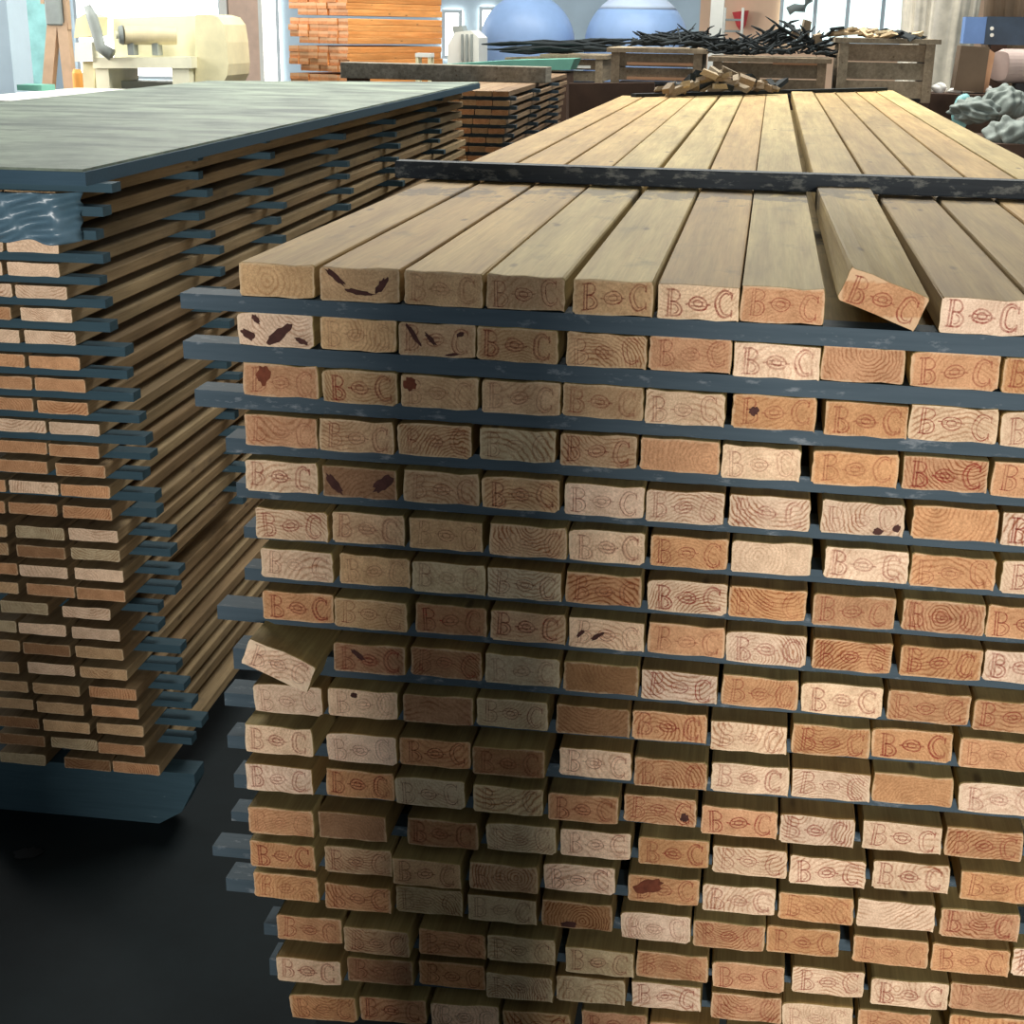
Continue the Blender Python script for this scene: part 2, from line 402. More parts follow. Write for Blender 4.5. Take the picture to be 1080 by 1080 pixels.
H = .042
MAIN = [
 (1.3934,-0.0033,[(-0.5835,0.0985),(-0.4783,0.103),(-0.3726,0.0988),(-0.2729,0.0979),(-0.1665,0.0974),(-0.066,0.0974),(0.0315,0.0977),None,(0.2576,0.0981),(.362,.099),(.4665,.1),(.571,.1)]),
 (1.3283,-0.0074,[(-0.5883,0.0998),(-0.4825,0.0991),(-0.382,0.0988),(-0.2809,0.1017),(-0.1725,0.0992),(-0.0722,0.1),(0.0298,0.103),(0.1297,0.0965),(0.234,0.1008),(0.3355,0.0991)]),
 (1.2640,-0.0059,[(-0.5848,0.1005),(-0.479,0.0981),(-0.3774,0.0999),(-0.2752,0.0998),(-0.1745,0.1005),(-0.0747,0.098),(0.0315,0.1009),(0.1389,0.098),(0.2393,0.102),(0.3415,0.0988)]),
 (1.2018,-0.0017,[(-0.5852,0.0986),(-0.4848,0.0988),(-0.3845,0.0965),(-0.2794,0.0976),(-0.1782,0.097),(-0.0776,0.0984),(0.0205,0.0965),(0.1319,0.1024),(0.2367,0.1001),(0.3385,0.0993)]),
 (1.1394,-0.0013,[(-0.588,0.0993),(-0.4835,0.1001),(-0.3764,0.1),(-0.2736,0.1006),(-0.1676,0.1012),(-0.0677,0.0978),(0.0352,0.0992),(0.1467,0.1006),(0.2554,0.1014),(0.358,0.0997)]),
 (1.0779,0.0004,[(-0.5747,0.1001),(-0.4729,0.0985),(-0.3702,0.0984),(-0.2627,0.1008),(-0.1622,0.0972),(-0.0593,0.0978),(0.0419,0.0996),(0.1571,0.1021),(0.2596,0.102),(0.3659,0.1007)]),
 (1.0184,-0.0013,[(-0.5713,0.1004),(-0.4664,0.0974),(-0.3657,0.099),(-0.2666,0.0984),(-0.1647,0.0982),(-0.0579,0.1012),(0.0416,0.097),(0.1469,0.1013),(0.2552,0.1),(0.355,0.099)]),
 (0.9583,-0.0011,[(-0.5729,0.1005),(-0.4707,0.1006),(-0.3639,0.0978),(-0.2607,0.1004),(-0.1585,0.0994),(-0.0562,0.0991),(0.0446,0.101),(0.1504,0.0985),(0.2582,0.1001),(0.3593,0.0994)]),
 (0.8949,-0.0020,[None,(-0.4735,0.1003),(-0.3698,0.0976),(-0.2676,0.1016),(-0.1632,0.0993),(-0.0616,0.0994),(0.041,0.0977),(0.144,0.102),(0.2505,0.102),(0.3532,0.0994)]),
 (0.8314,0.0141,[(-0.5887,0.0984),(-0.4851,0.099),(-0.3813,0.0984),(-0.2805,0.0979),(-0.1723,0.1001),(-0.0711,0.0993),(0.0316,0.0993),(0.1359,0.0997),(0.238,0.1011),(0.345,0.1004)]),
 (0.7685,0.0142,[(-0.6037,0.0985),(-0.4847,0.0993),(-0.3837,0.1003),(-0.2818,0.1),(-0.1665,0.0982),(-0.066,0.0978),(0.0378,0.102),(0.1414,0.102),(0.245,0.1019),(0.3517,0.1003)]),
 (0.7048,0.0126,[(-0.6078,0.099),(-0.4919,0.0989),(-0.3915,0.0988),(-0.2825,0.098),(-0.1801,0.0968),(-0.0775,0.0984),(0.0278,0.1017),(0.129,0.0975),(0.2372,0.1021),(0.3397,0.0976)]),
 (0.6460,0.0211,[(-0.6047,0.0972),(-0.5022,0.0996),(-0.3736,0.1015),(-0.2641,0.0981),(-0.1618,0.098),(-0.056,0.0967),(0.0459,0.0994),(0.147,0.1003),(0.2544,0.0991),(0.3643,0.0986)]),
 (0.5868,0.0200,[(-0.6069,0.0982),(-0.4963,0.1),(-0.3941,0.0996),(-0.2864,0.0975),(-0.1823,0.1003),(-0.0661,0.0983),(0.0351,0.0988),(0.1372,0.0994),(0.2408,0.1021),(0.3473,0.1012)]),
 (0.5274,0.0189,[(-0.6069,0.0989),(-0.4974,0.0993),(-0.3952,0.0985),(-0.2897,0.1),(-0.1842,0.1005),(-0.0735,0.0968),(0.026,0.0978),(0.1249,0.0984),(0.2402,0.0996),(0.3431,0.1021),(0.4464,0.0989)]),
 (0.4656,0.0235,[(-0.573,0.1001),(-0.4685,0.0978),(-0.3608,0.0993),(-0.261,0.0993),(-0.1487,0.0978),(-0.048,0.1003),(0.0567,0.0985),(0.1637,0.0975),(0.2706,0.103),(0.3738,0.1011)]),
 (0.4106,0.0350,[(-0.5705,0.0989),(-0.4679,0.0999),(-0.3621,0.0991),(-0.2616,0.0984),(-0.16,0.0998),(-0.0538,0.0986),(0.0578,0.0984),(0.1543,0.0956),(0.256,0.0974),(0.3786,0.1012)]),
 (0.3570,0.0620,[(-0.5523,0.1023),(-0.4482,0.1016),(-0.3404,0.103),(-0.2343,0.0999),(-0.1239,0.0962),(-0.0246,0.0969),(.083,.099),(.188,.1),(.292,.1),(.396,.1)]),
]
BEAMS = [beam_mesh('sawn_timber', .1, H, 5.2, [M['beam_side'], M['end']], k) for k in range(8)]
NO_STAMP = {(0, 0), (0, 1), (1, 0), (1, 7), (4, 1), (4, 8), (3, 5), (5, 6), (8, 4), (9, 2), (9, 4), (14, 4), (10, 8), (13, 8), (12, 1)}
FAINT = random.Random(3)
STAINS = {(0, 1): ('stain', [(-.03, .03, .016, .004, -40), (.0, .012, .02, .0035, -8), (.028, .022, .012, .005, 55)]),
 (1, 0): ('stain', [(-.036, .014, .012, .006, -25), (.004, .016, .024, .007, 38), (.034, .010, .010, .004, -20), (-.026, .034, .008, .004, -50)]),
 (1, 2): ('stain', [(-.03, .026, .018, .003, -55), (-.008, .022, .011, .003, -45), (.03, .03, .006, .003, 20), (.02, .004, .010, .002, 10)]),
 (2, 0): ('stain_red', [(-.022, .028, .013, .010, 80)]), (2, 2): ('stain_red', [(-.038, .030, .009, .009, 60)]),
 (4, 1): ('stain', [(-.034, .018, .018, .006, -52), (.032, .022, .017, .008, 40)]), (8, 1): ('stain', [(-.015, .026, .012, .004, -38)]),
 (13, 5): ('stain_red', [(-.022, .026, .022, .011, 18)]), (2, 6): ('stain', [(-.024, .022, .006, .006, 0)]), (4, 7): ('stain', [(.02, .006, .007, .005, 0), (.042, .012, .005, .005, 0)]),
 (11, 5): ('stain', [(.034, .014, .006, .007, 0)]), (14, 4): ('stain', [(-.012, .006, .013, .006, 0)]), (9, 1): ('stain', [(-.012, .034, .005, .004, 0)]),
 (7, 4): ('stain', [(-.034, .020, .008, .003, 50), (-.012, .018, .010, .003, 35)])}
def add_beam(i, j, x, w, zfit, ang, tone, length=5.2, mesh=None, rg=random.Random(11)):
    me = mesh or BEAMS[(i*5+j*3) % 8]
    o = bpy.data.objects.new('sawn_timber', me); COL.objects.link(o)
    y = rg.uniform(-.005, .005) + (0 if i < 9 else rg.uniform(-.008, .008))
    o.location = (x, y, zfit); o.rotation_euler = (0, -ang, 0)
    o.scale = ((w-.0016)/.1, length/5.2, 1)
    t = TONE[tone]; f = rg.uniform(.93, 1.06); q = rg.uniform(-5, 5)
    c = srgb(min(250, t[0]*f+q*.4), t[1]*f, t[2]*f-q); o.color = c
    row = ['top layer', *[ORD[k]+' layer down' for k in range(1, 18)]][i]
    tag(o, '%s sawn timber, %s from left, %s in the red-stamped stack' % (TWORD[tone], ORD[j], row), 'timber', 'sawn timbers of the red-stamped stack')
    if (i, j) not in NO_STAMP and j < 11:
        s = bpy.data.objects.new('stamp', STAMPS[(i*5+j*7) % 12]); COL.objects.link(s); s.parent = o
        s['label'] = 'worn red stamp reading B and C around an oval emblem'
    if (i, j) in STAINS:
        kind, sp = STAINS[(i, j)]
        for q_, one in enumerate(sp):
            s = bpy.data.objects.new('stain', blob_mesh('stain', [one], M[kind], i*31+j+q_*7)); COL.objects.link(s); s.parent = o
            s['label'] = 'dark resin stain on the sawn end'
    return o
for i, (a, b, cs) in enumerate(MAIN):
    for j, c in enumerate(cs):
        if c is None: continue
        x, w = c
        ln = 4.7 + (x+.6)*1.22 if i == 0 else 5.2
        add_beam(i, j, x, w, a+b*x, math.atan(b), TONES[i][j], ln)
# the two beams that twist out of line
tm = beam_mesh('sawn_timber', .1, H, 5.2, [M['beam_side'], M['end']], 77, R(20))
o = add_beam(0, 7, .1445, .098, 1.3962+.011, 0, 'o', 5.3, tm); o.location.y = -.004
for ch in o.children: ch.rotation_euler = (0, R(20), 0); ch.location = (-.021*math.sin(R(20)), 0, .021-.021*math.cos(R(20)))
o['label'] = 'orange-brown timber twisted on its edge, eighth from left, top layer in the red-stamped stack'
tm = beam_mesh('sawn_timber', .1, H, 5.2, [M['beam_side'], M['end']], 78, R(20))
o = add_beam(8, 0, -.5915, .098, .8955-.008, 0, 'p', 5.2, tm); o.location.y = -.03; o.rotation_euler = (0, 0, R(-.3))
for ch in o.children: ch.rotation_euler = (0, R(20), 0); ch.location = (-.021*math.sin(R(20)), 0, .021-.021*math.cos(R(20)))
o['label'] = 'pale timber tilted and sticking out at the left corner, ninth layer down, red-stamped stack'

# spacer strips between the layers
SX = [-.711, -.713, -.706, -.671, -.661, -.655, -.656, -.699, -.68, -.7, -.696, -.69, -.699, -.729, -.715, -.655, -.649]
rg = random.Random(5)
for k in range(17):
    (a0, b0, _), (a1, b1, _) = MAIN[k], MAIN[k+1]
    x0, x1 = SX[k], (.64 if k == 0 else .52)
    if k == 16: x1 = .25
    y0 = [.0, .004, .016, .026, .030, .034, .032, .034, .036][k] if k < 9 else rg.uniform(.036, .05); y1 = y0 + rg.uniform(.036, .046)
    cs = []
    for top in (0, 1):
        for x, y in ((x0, y0), (x1, y0), (x1, y1), (x0, y1)):
            cs.append((x, y, (a0+b0*x-.0004) if top else (a1+b1*x+H+.0004)))
    bm = bmesh.new(); hexa(bm, cs)
    o = mesh_obj('spacer_strip', bm, M['strip'])
    tag(o, 'dark spacer strip between the %s and %s layers of the red-stamped stack' % (ORD[k], ORD[k+1]), 'spacer strip', 'spacer strips in the red-stamped stack')
# bearers the stack stands on
for k, y in enumerate((.10, 2.5, 4.9)):
    bm = bmesh.new(); a, b, _ = MAIN[17]
    hexa(bm, [(-.60, y, 0), (.45, y, 0), (.45, y+.14, 0), (-.60, y+.14, 0)] + [(x, yy, a+b*x-.0005) for x, yy in ((-.60, y), (.45, y), (.45, y+.14), (-.60, y+.14))])
    tag(mesh_obj('bearer_block', bm, M['black']), 'dark bearer block under the red-stamped stack', 'bearer', 'bearers under the red-stamped stack')

# the bar lying across the top layer, and the thin one at its far end
TOPZ = 1.3934 + H
bm = bmesh.new(); 
hexa(bm, [(-.695, 1.02, TOPZ+.004), (.80, 1.055, TOPZ+.001), (.80, 1.095, TOPZ+.001), (-.695, 1.06, TOPZ+.004), (-.695, 1.02, TOPZ+.036), (.80, 1.055, TOPZ+.033), (.80, 1.095, TOPZ+.033), (-.695, 1.06, TOPZ+.036)], 0, .002)
tag(mesh_obj('cross_bar', bm, M['bar']), 'long dark patchy bar lying across the top layer of beams', 'wooden bar')
bm = bmesh.new(); hexa(bm, [(-.56, 4.60, TOPZ+.001), (.58, 5.98, TOPZ+.001), (.555, 6.01, TOPZ+.001), (-.585, 4.63, TOPZ+.001), (-.56, 4.60, TOPZ+.016), (.58, 5.98, TOPZ+.016), (.555, 6.01, TOPZ+.016), (-.585, 4.63, TOPZ+.016)])
tag(mesh_obj('cross_bar', bm, M['black']), 'thin dark strip lying across the far end of the top beams', 'wooden bar')

# ------------------------------------------------------------------ left stack
LROT = math.atan2(.034, 1)
P0 = Vector((-1.33250862, .93662116, 0)); AX = Vector((-.034, 1, 0)).normalized(); RT = Vector((AX.y, -AX.x, 0))
def lp(u, v, z): return P0 + RT*u + AX*v + Vector((0, 0, z))
LEFT = [(1.3715, [-.075, -.188, -.301], 1), (1.3250, [-.078, -.191, -.304], 1),
 (1.2791,[-0.0785,-0.1923]),(1.2331,[-0.0789,-0.1975]),(1.1896,[-0.0649,-0.1823]),(1.1439,[-0.0588,-0.1878]),(1.0961,[-0.059,-0.177]),(1.0472,[-0.0504,-0.1679]),(1.0009,[-0.044,-0.1579]),(0.9541,[-0.0408,-0.1629]),
 (0.9095,[-0.0222,-0.1378]),(0.8629,[-0.0256,-0.1418]),(0.8210,[-0.0157,-0.1442]),(0.7756,[-0.0109,-0.1251,-0.2413]),(0.7282,[-0.0097,-0.1313,-0.2472]),(0.6778,[-0.0022,-0.1179,-0.2441]),(0.6344,[-0.0017,-0.1196,-0.249]),
 (0.5890,[0.003,-0.1198,-0.2334]),(0.5463,[0.0064,-0.1082,-0.2345]),(0.5001,[-0.0316,-0.1736]),(0.4548,[-0.012,-0.1347,-0.2487]),(0.4089,[-0.0086,-0.128,-0.2457]),(0.3595,[-0.0049,-0.1249,-0.2498]),(0.3133,[0.0125,-0.1155,-0.2348]),
 (0.2692,[0.0156,-0.1092,-0.2288]),(0.2253,[0.0224,-0.0986,-0.2178]),(0.1801,[0.0247,-0.0882,-0.2094]),(0.1339,[0.0539,-0.0595,-0.2114])]
LT = ['nnn', 'nnn', 'pp', 'pp', 'pp', 'po', 'pp', 'oo', 'oo', 'oo', 'pp', 'oo', 'oo', 'opo', 'ooo', 'pgn', 'gdn', 'ppo', 'oon', 'pg', 'ppg', 'ndn', 'npn', 'onn', 'onn', 'nnd', 'ogd', 'odg']
BH = .027
BOARDS = [beam_mesh('pine_board', .109, BH, 4.62, [M['board_side'], M['end_board']], 200+k, 0, .001) for k in range(6)]
rg = random.Random(21)
NL = len(LEFT)
def layer_words(k):
    return 'topmost layer behind the hanging plastic' if k == 0 else 'second layer behind the hanging plastic' if k == 1 else 'layer just below the hanging plastic' if k == 2 else ORD[k-2] + ' layer below the plastic'
for k, row in enumerate(LEFT):
    for j, u in enumerate(row[1]):
        o = bpy.data.objects.new('pine_board', BOARDS[(k*5+j) % 6]); COL.objects.link(o)
        v = rg.uniform(-.004, .006) + (0 if len(row) == 2 else .012)
        o.location = lp(u, v, row[0]); o.rotation_euler = (0, 0, LROT + rg.uniform(-.0006, .0006))
        t = TONE[LT[k][j]]; f = rg.uniform(.92, 1.05); o.color = srgb(t[0]*f, t[1]*f, t[2]*f)
        tag(o, '%s board, %s from right corner, %s, left stack' % ({'p': 'pale pinkish', 'o': 'orange-brown', 'n': 'tan', 'd': 'dark brown', 'g': 'greyish'}[LT[k][j]], ORD[j], layer_words(k)), 'board', 'boards of the left stack')
SE = [.097, .075, .057, .068, .057, .065, .071, .099, .1, .11, .119, .129, .136, .117, .14, .141, .169, .166, .182, .171, .129, .126, .175, .162, .177, .192, .213, .187]
SETS = [(.0, 28, 'front end'), (.72, 20, 'second set of strips from the front'), (1.27, 9, 'third set of strips from the front'), (2.08, 7, 'fourth set of strips from the front'), (2.83, 7, 'fifth set of strips from the front'), (3.7, 6, 'rearmost set of strips')]
for s, (v, n, words) in enumerate(SETS):
    for k in range(n):          # strip k lies on layer k
        zb = LEFT[k][0] + BH + .0004; zt = (LEFT[k-1][0] - .0004) if k else zb + .018
        e = SE[k]-.4*(.02 if k < 12 else .055 if k < 15 else .10) if s == 0 else min(.14, LEFT[k][1][0] + .0545 + rg.uniform(.025, .065))
        rc = (.02 if k < 12 else .055 if k < 15 else .10); vv = v + (rc if s == 0 else rg.uniform(-.05, .05)); w = rg.uniform(.032, .045)
        th = min(zt-zb, .0195) if k else .0175
        bm = bmesh.new(); u0 = -.36
        hexa(bm, [(u0-e, 0, 0), (0, 0, 0), (0, w, 0), (u0-e, w, 0), (u0-e, 0, th), (0, 0, th), (0, w, th), (u0-e, w, th)])
        o = mesh_obj('spacer_strip', bm, M['strip_teal']); o.location = lp(e, vv, zb); o.rotation_euler = (0, 0, LROT)
        where = ('on the topmost layer under the grey panel' if k == 0 else 'on the second layer behind the plastic' if k == 1 else 'on the layer just below the plastic' if k == 2 else 'on the %s layer below the plastic' % ORD[k-2])
        tag(o, 'dark spacer strip %s, left stack, %s' % (where, words.replace(' set of strips from the front', ' from front').replace('rearmost set of strips', 'rearmost')), 'spacer strip', 'spacer strips in the left stack')
# bearers with tapered ends
for k, v in enumerate((.02, 1.5, 3.0)):
    bm = bmesh.new(); prism(bm, [(-.42, .0), (.07, .0), (.125, .035), (.16, .105), (.16, .1335), (-.42, .1335)], 0, .06)
    o = mesh_obj('skid', bm, M['strip_teal']); o.location = lp(0.02, v, 0); o.rotation_euler = (0, 0, LROT)
    tag(o, ['dark blue skid with tapered end under the front of the left stack', 'dark blue skid under the middle of the left stack', 'dark blue skid under the rear of the left stack'][k], 'skid', 'skids under the left stack')
# covering panel
t = thing('cover_panel', 'weathered grey-green panel with dark edges covering the left stack', 'panel', lp(0, 0, 1.4163), LROT)
bm = bmesh.new(); hexa(bm, [(-1.15, -.03, .012), (.055, -.03, .012), (.055, 4.66, .012), (-1.15, 4.1, .012), (-1.15, -.03, .031), (.055, -.03, .031), (.055, 4.66, .031), (-1.15, 4.1, .031)])
mesh_obj('panel_sheet', bm, M['panel'], t)
bm = bmesh.new()
box(bm, (-1.15, -.034, 0), (.061, -.03+.04, .026)); box(bm, (.02, .01, 0), (.061, 4.66, .026)); box(bm, (-1.15, .01, 0), (-1.11, 4.1, .026))
o = mesh_obj('edge_frame', bm, M['panel_edge'], t); o['label'] = 'dark blue edge frame'
# plastic film hanging over the upper board ends
bm = bmesh.new(); nu, nv = 44, 22; g = []
rgp = random.Random(4)
for a in range(nu+1):
    col = []
    for b in range(nv+1):
        u = -.40 + .425*a/nu; z = 1.398 - .092*b/nv*(1+.05*math.sin(a*.5))
        wv = .5*.008*math.sin(u*38+b*.25)*(b/nv) + .006*math.sin(u*90+b*.9) + .004*math.sin(b*1.1+u*20) + rgp.uniform(-.0008, .0008)
        v = -.016 - .014*b/nv + wv
        if a > nu-4: v += .010*(a-nu+4)
        col.append(bm.verts.new(lp(u, v, z)))
    g.append(col)
for a in range(nu):
    for b in range(nv): bm.faces.new((g[a][b], g[a+1][b], g[a+1][b+1], g[a][b+1]))
o = mesh_obj('plastic_film', bm, M['plastic'], None, True); sm = o.modifiers.new('thick', 'SOLIDIFY'); sm.thickness = .0006
tag(o, 'crumpled blue-grey plastic film hanging over the upper board ends of the left stack', 'plastic sheet')

# ------------------------------------------------------------------ second stack behind the left one
BOARDS2 = [beam_mesh('pine_board', .085, BH, 3.0, [M['fresh_side'], M['end_board']], 300+k, 0, .001) for k in range(4)]
Q0 = Vector((-1.31, 5.75, 0)); QR = R(2.2); QA = Vector((-math.sin(QR), math.cos(QR), 0)); QU = Vector((QA.y, -QA.x, 0))
ROW2 = [0, .004, -.003, -.012, -.02, -.03, -.034, -.04, -.05, -.05]
for k in range(10):
    z = 1.372 - .0462*k
    for j in range(4 + (k > 4)):
        o = bpy.data.objects.new('pine_board', BOARDS2[(k+j) % 4]); COL.objects.link(o)
        o.location = Q0 + QU*(-.0425 - .0875*j + ROW2[k]) + QA*rg.uniform(-.01, .01) + Vector((0, 0, z)); o.rotation_euler = (0, 0, QR)
        t_ = TONE['on'[(k+j) % 2]]; f = rg.uniform(.95, 1.1); o.color = srgb(t_[0]*f*.92, t_[1]*f*.93, t_[2]*f*.93)
        tag(o, 'orange-tan board, %s from right, %s layer down in the small stack behind' % (ORD[j], ORD[k]), 'board', 'boards of the small stack behind the left stack')
    for s, v in enumerate((.03, 1.0, 2.0)):
        if k == 9: break
        bm = bmesh.new(); box(bm, (-.45, 0, 0), (.03+rg.uniform(0, .03), .035, .0184))
        o = mesh_obj('spacer_strip', bm, M['strip']); o.location = Q0 + QA*v + QU*(ROW2[k]*.5) + Vector((0, 0, z-.0188)); o.rotation_euler = (0, 0, QR)
        tag(o, 'thin dark spacer strip under the %s layer of the small stack behind, %s' % (ORD[k], ['front end', 'middle', 'rear'][s]), 'spacer strip', 'spacer strips in the small stack behind')
bm = bmesh.new(); box(bm, (-.45, .02, 0), (.0, 2.9, 1.372-.0462*9-.0005))
o = mesh_obj('pallet_base', bm, M['crate_wood']); o.location = Q0 + QU*(-.06); o.rotation_euler = (0, 0, QR)
tag(o, 'dark wooden base under the small stack behind the left stack', 'pallet')

# ------------------------------------------------------------------ hall
FLAT = dict(motor=flat('beige_motor', (214, 200, 164), .5, .15), teal=flat('teal_sheet', (128, 178, 178), .6), palewall=flat('pale_blue_wall', (186, 204, 216), .8, .08, 2), peach=flat('peach_wall', (236, 196, 164), .8, .08, 2),
 white=flat('white_paint', (236, 234, 224), .6, .06), cream=flat('cream_paint', (238, 234, 206), .5, .08), cream2=flat('cream_paint_side', (236, 226, 184), .5, .10), hall=flat('dark_hall_wall', (84, 90, 92), .8, .1, 2), grey=flat('grey_paint', (150, 156, 152), .5, .15),
 brown=flat('brown_wood', (200, 168, 138), .7, .15), pinkdoor=flat('pinkish_door', (222, 190, 168), .6, .1), orange=flat('orange_plastic', (244, 168, 84), .5, .1), blue=flat('blue_tank_paint', (142, 170, 212), .4, .06), blue2=flat('light_blue_cap', (186, 200, 222), .4, .06),
 green=flat('green_sheet', (104, 160, 144), .6, .12), darkbrown=flat('dark_brown_panel', (86, 66, 54), .8, .2), red=flat('red_paint', (214, 74, 78), .5, .1), bale=flat('translucent_wrap', (208, 200, 182), .35, .18, 12, 0, .5),
 steel=flat('dark_blue_steel', (50, 64, 80), .45, .2, 8, .1), steelend=flat('bright_blue_end', (104, 138, 192), .45, .1), card=flat('cardboard', (112, 94, 76), .85, .12), cardl=flat('cardboard_edge', (206, 156, 120), .85, .1), sack=flat('grey_green_sack', (116, 124, 118), .6, .35, 14), paper=flat('white_paper', (238, 236, 230), .8, .04), roll=flat('pinkish_wrap', (176, 156, 148), .5, .12), black=flat('dark_rubber', (40, 38, 40), .7, .2), frame=flat('grey_window_frame', (206, 216, 220), .5, .05))
PANE = emit('bright_window_pane', (255, 253, 244), 4.0)
PANEC = emit('bright_cool_window_pane', (226, 248, 246), 1.15)
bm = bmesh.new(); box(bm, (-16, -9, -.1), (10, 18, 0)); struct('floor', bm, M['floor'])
WY = 16.0
def pbox(bm, x0, y0, x1, y1, Y, d=.1, bev=0, floor=False):
    """upright box whose front face fills the given part of the view at distance Y"""
    c = at((x0+x1)/2, (y0+y1)/2, Y)
    a = at(x0, (y0+y1)/2, Y); b = at(x1, (y0+y1)/2, Y); tz = at((x0+x1)/2, y0, Y).z; bz = 0 if floor else at((x0+x1)/2, y1, Y).z
    box(bm, (a.x, Y, bz), (b.x, Y+d, tz), 0, bev)
def sbox(x0, y0, x1, y1, Y, mt, name, d=.1, floor=False):
    bm = bmesh.new(); pbox(bm, x0, y0, x1, y1, Y, d, 0, floor); return struct(name, bm, mt)
def tbox(name, label, cat, x0, y0, x1, y1, Y, mt, d=.1, floor=False, bev=0, group=None):
    bm = bmesh.new(); pbox(bm, x0, y0, x1, y1, Y, d, bev, floor); return tag(mesh_obj(name, bm, mt), label, cat, group)
# back wall: pale wall left and centre, peach wall to the right
bm = bmesh.new(); box(bm, (-16, WY, 0), (at(738, 20, WY).x, WY+.2, 4.2)); struct('wall_back', bm, FLAT['palewall'])
bm = bmesh.new(); box(bm, (at(738, 20, WY).x, WY, 0), (10, WY+.2, 4.2)); struct('wall_right_end', bm, FLAT['peach'])
def window(n, x0, y0, x1, y1, muls=(), pane=PANE, top=4.0, sill_to=None):
    a = at(x0, y1, WY-.06); b = at(x1, y1, WY-.06); z0 = a.z if sill_to is None else sill_to; z1 = at(x0, y0, WY-.06).z if y0 > 0 else top
    o = bpy.data.objects.new('window_%d' % n, None); COL.objects.link(o); o['kind'] = 'structure'; o.location = ((a.x+b.x)/2, WY-.06, z0)
    w = (b.x-a.x)/2; h = z1-z0
    bm = bmesh.new(); box(bm, (-w, .02, 0), (w, .04, h)); mesh_obj('pane', bm, pane, o)
    bm = bmesh.new()
    for xx in (-w, w-.04): box(bm, (xx, 0, 0), (xx+.04, .019, h))
    box(bm, (-w+.0405, 0, 0), (w-.0405, .019, .04)); box(bm, (-w+.0405, 0, h-.04), (w-.0405, .019, h))
    for mx in muls:
        xx = at(mx, y1, WY-.06).x - (a.x+b.x)/2; box(bm, (xx-.022, -.01, .05), (xx+.022, .0185, h-.05))
    mesh_obj('window_frame', bm, FLAT['frame'], o)
    return o
window(1, 82, 0, 236, 70, (), PANE, 4.0, 1.0)
window(2, 466, 10, 487, 62); window(3, 505, 7, 521, 62)
window(4, 820, 0, 962, 46, (857, 891, 928), PANEC)
window(5, 272, 0, 296, 82, (), PANE, 4.0, .8)
# door
o = bpy.data.objects.new('door_1', None); COL.objects.link(o); o['kind'] = 'structure'
a = at(234, 60, WY-.1); b = at(278, 60, WY-.1); o.location = ((a.x+b.x)/2, WY-.1, 0); w = (b.x-a.x)/2
bm = bmesh.new(); box(bm, (-w+.10, .03, .02), (w-.06, .07, 3.3)); mesh_obj('door_leaf', bm, FLAT['pinkdoor'], o)
bm = bmesh.new(); box(bm, (-w, 0, 0), (-w+.09, .08, 3.4)); box(bm, (w-.05, 0, 0), (w, .08, 3.4)); mesh_obj('door_frame', bm, FLAT['white'], o)
# columns and sheets at the far left
bm = bmesh.new(); x0 = at(-30, 50, 8.5); hexa(bm, [(x0.x, 8.5, 0), (at(16, 95, 8.5).x, 8.5, 0), (at(16, 95, 8.5).x, 8.8, 0), (x0.x, 8.8, 0), (x0.x, 8.5, 3.5), (at(6, 5, 8.5).x, 8.5, 3.5), (at(6, 5, 8.5).x, 8.8, 3.5), (x0.x, 8.8, 3.5)])
struct('trim_1', bm, FLAT['palewall'])
tbox('metal_sheet', 'teal sheet panel standing behind the pale post at far left', 'panel', 2, -40, 51, 100, 10.5, FLAT['teal'], .05, True)
# brown trestle
t = thing('trestle', 'brown wooden A-shaped trestle with grey head at far left', 'trestle', (at(62, 50, 9.5).x, 9.5, 0))
c = at(62, 50, 9.5)
zt = at(62, 24, 9.5).z
for sx, xb in ((-1, 51), (1, 75)):
    bm = bmesh.new(); tb = at(xb, 97, 9.5); bar(bm, ((at(62+sx*5, 24, 9.5)-Vector((c.x, 9.5, 0)))), (tb.x-c.x + (tb.x-c.x)*1.1*0, 0, tb.z), .085, .07, (0, 1, 0)); 
    bar(bm, (tb.x-c.x, 0, tb.z), ((tb.x-c.x)*1.0, 0, 0), .085, .07, (0, 1, 0)); mesh_obj('leg', bm, FLAT['brown'], t)
bm = bmesh.new(); box(bm, (-.07, -.05, zt-.02), (.07, .05, zt+.20), 0, .01); mesh_obj('head_block', bm, FLAT['grey'], t)
bm = bmesh.new(); box(bm, (-.11, -.03, zt+.14), (-.08, .03, zt+.6)); box(bm, (.08, -.03, zt-.05), (.11, .03, zt+.6)); mesh_obj('upright', bm, FLAT['brown'], t)
# orange drum
bm = bmesh.new(); c = at(82, 84, 9.3); hz = at(82, 73, 9.3).z; lathe(bm, [(.035, 0), (.04, .02), (.04, hz-.03), (.03, hz)], (c.x, 9.3, 0), 20)
tag(mesh_obj('post', bm, FLAT['orange'], None, False), 'small orange post between the trestle and the cream machine', 'post')
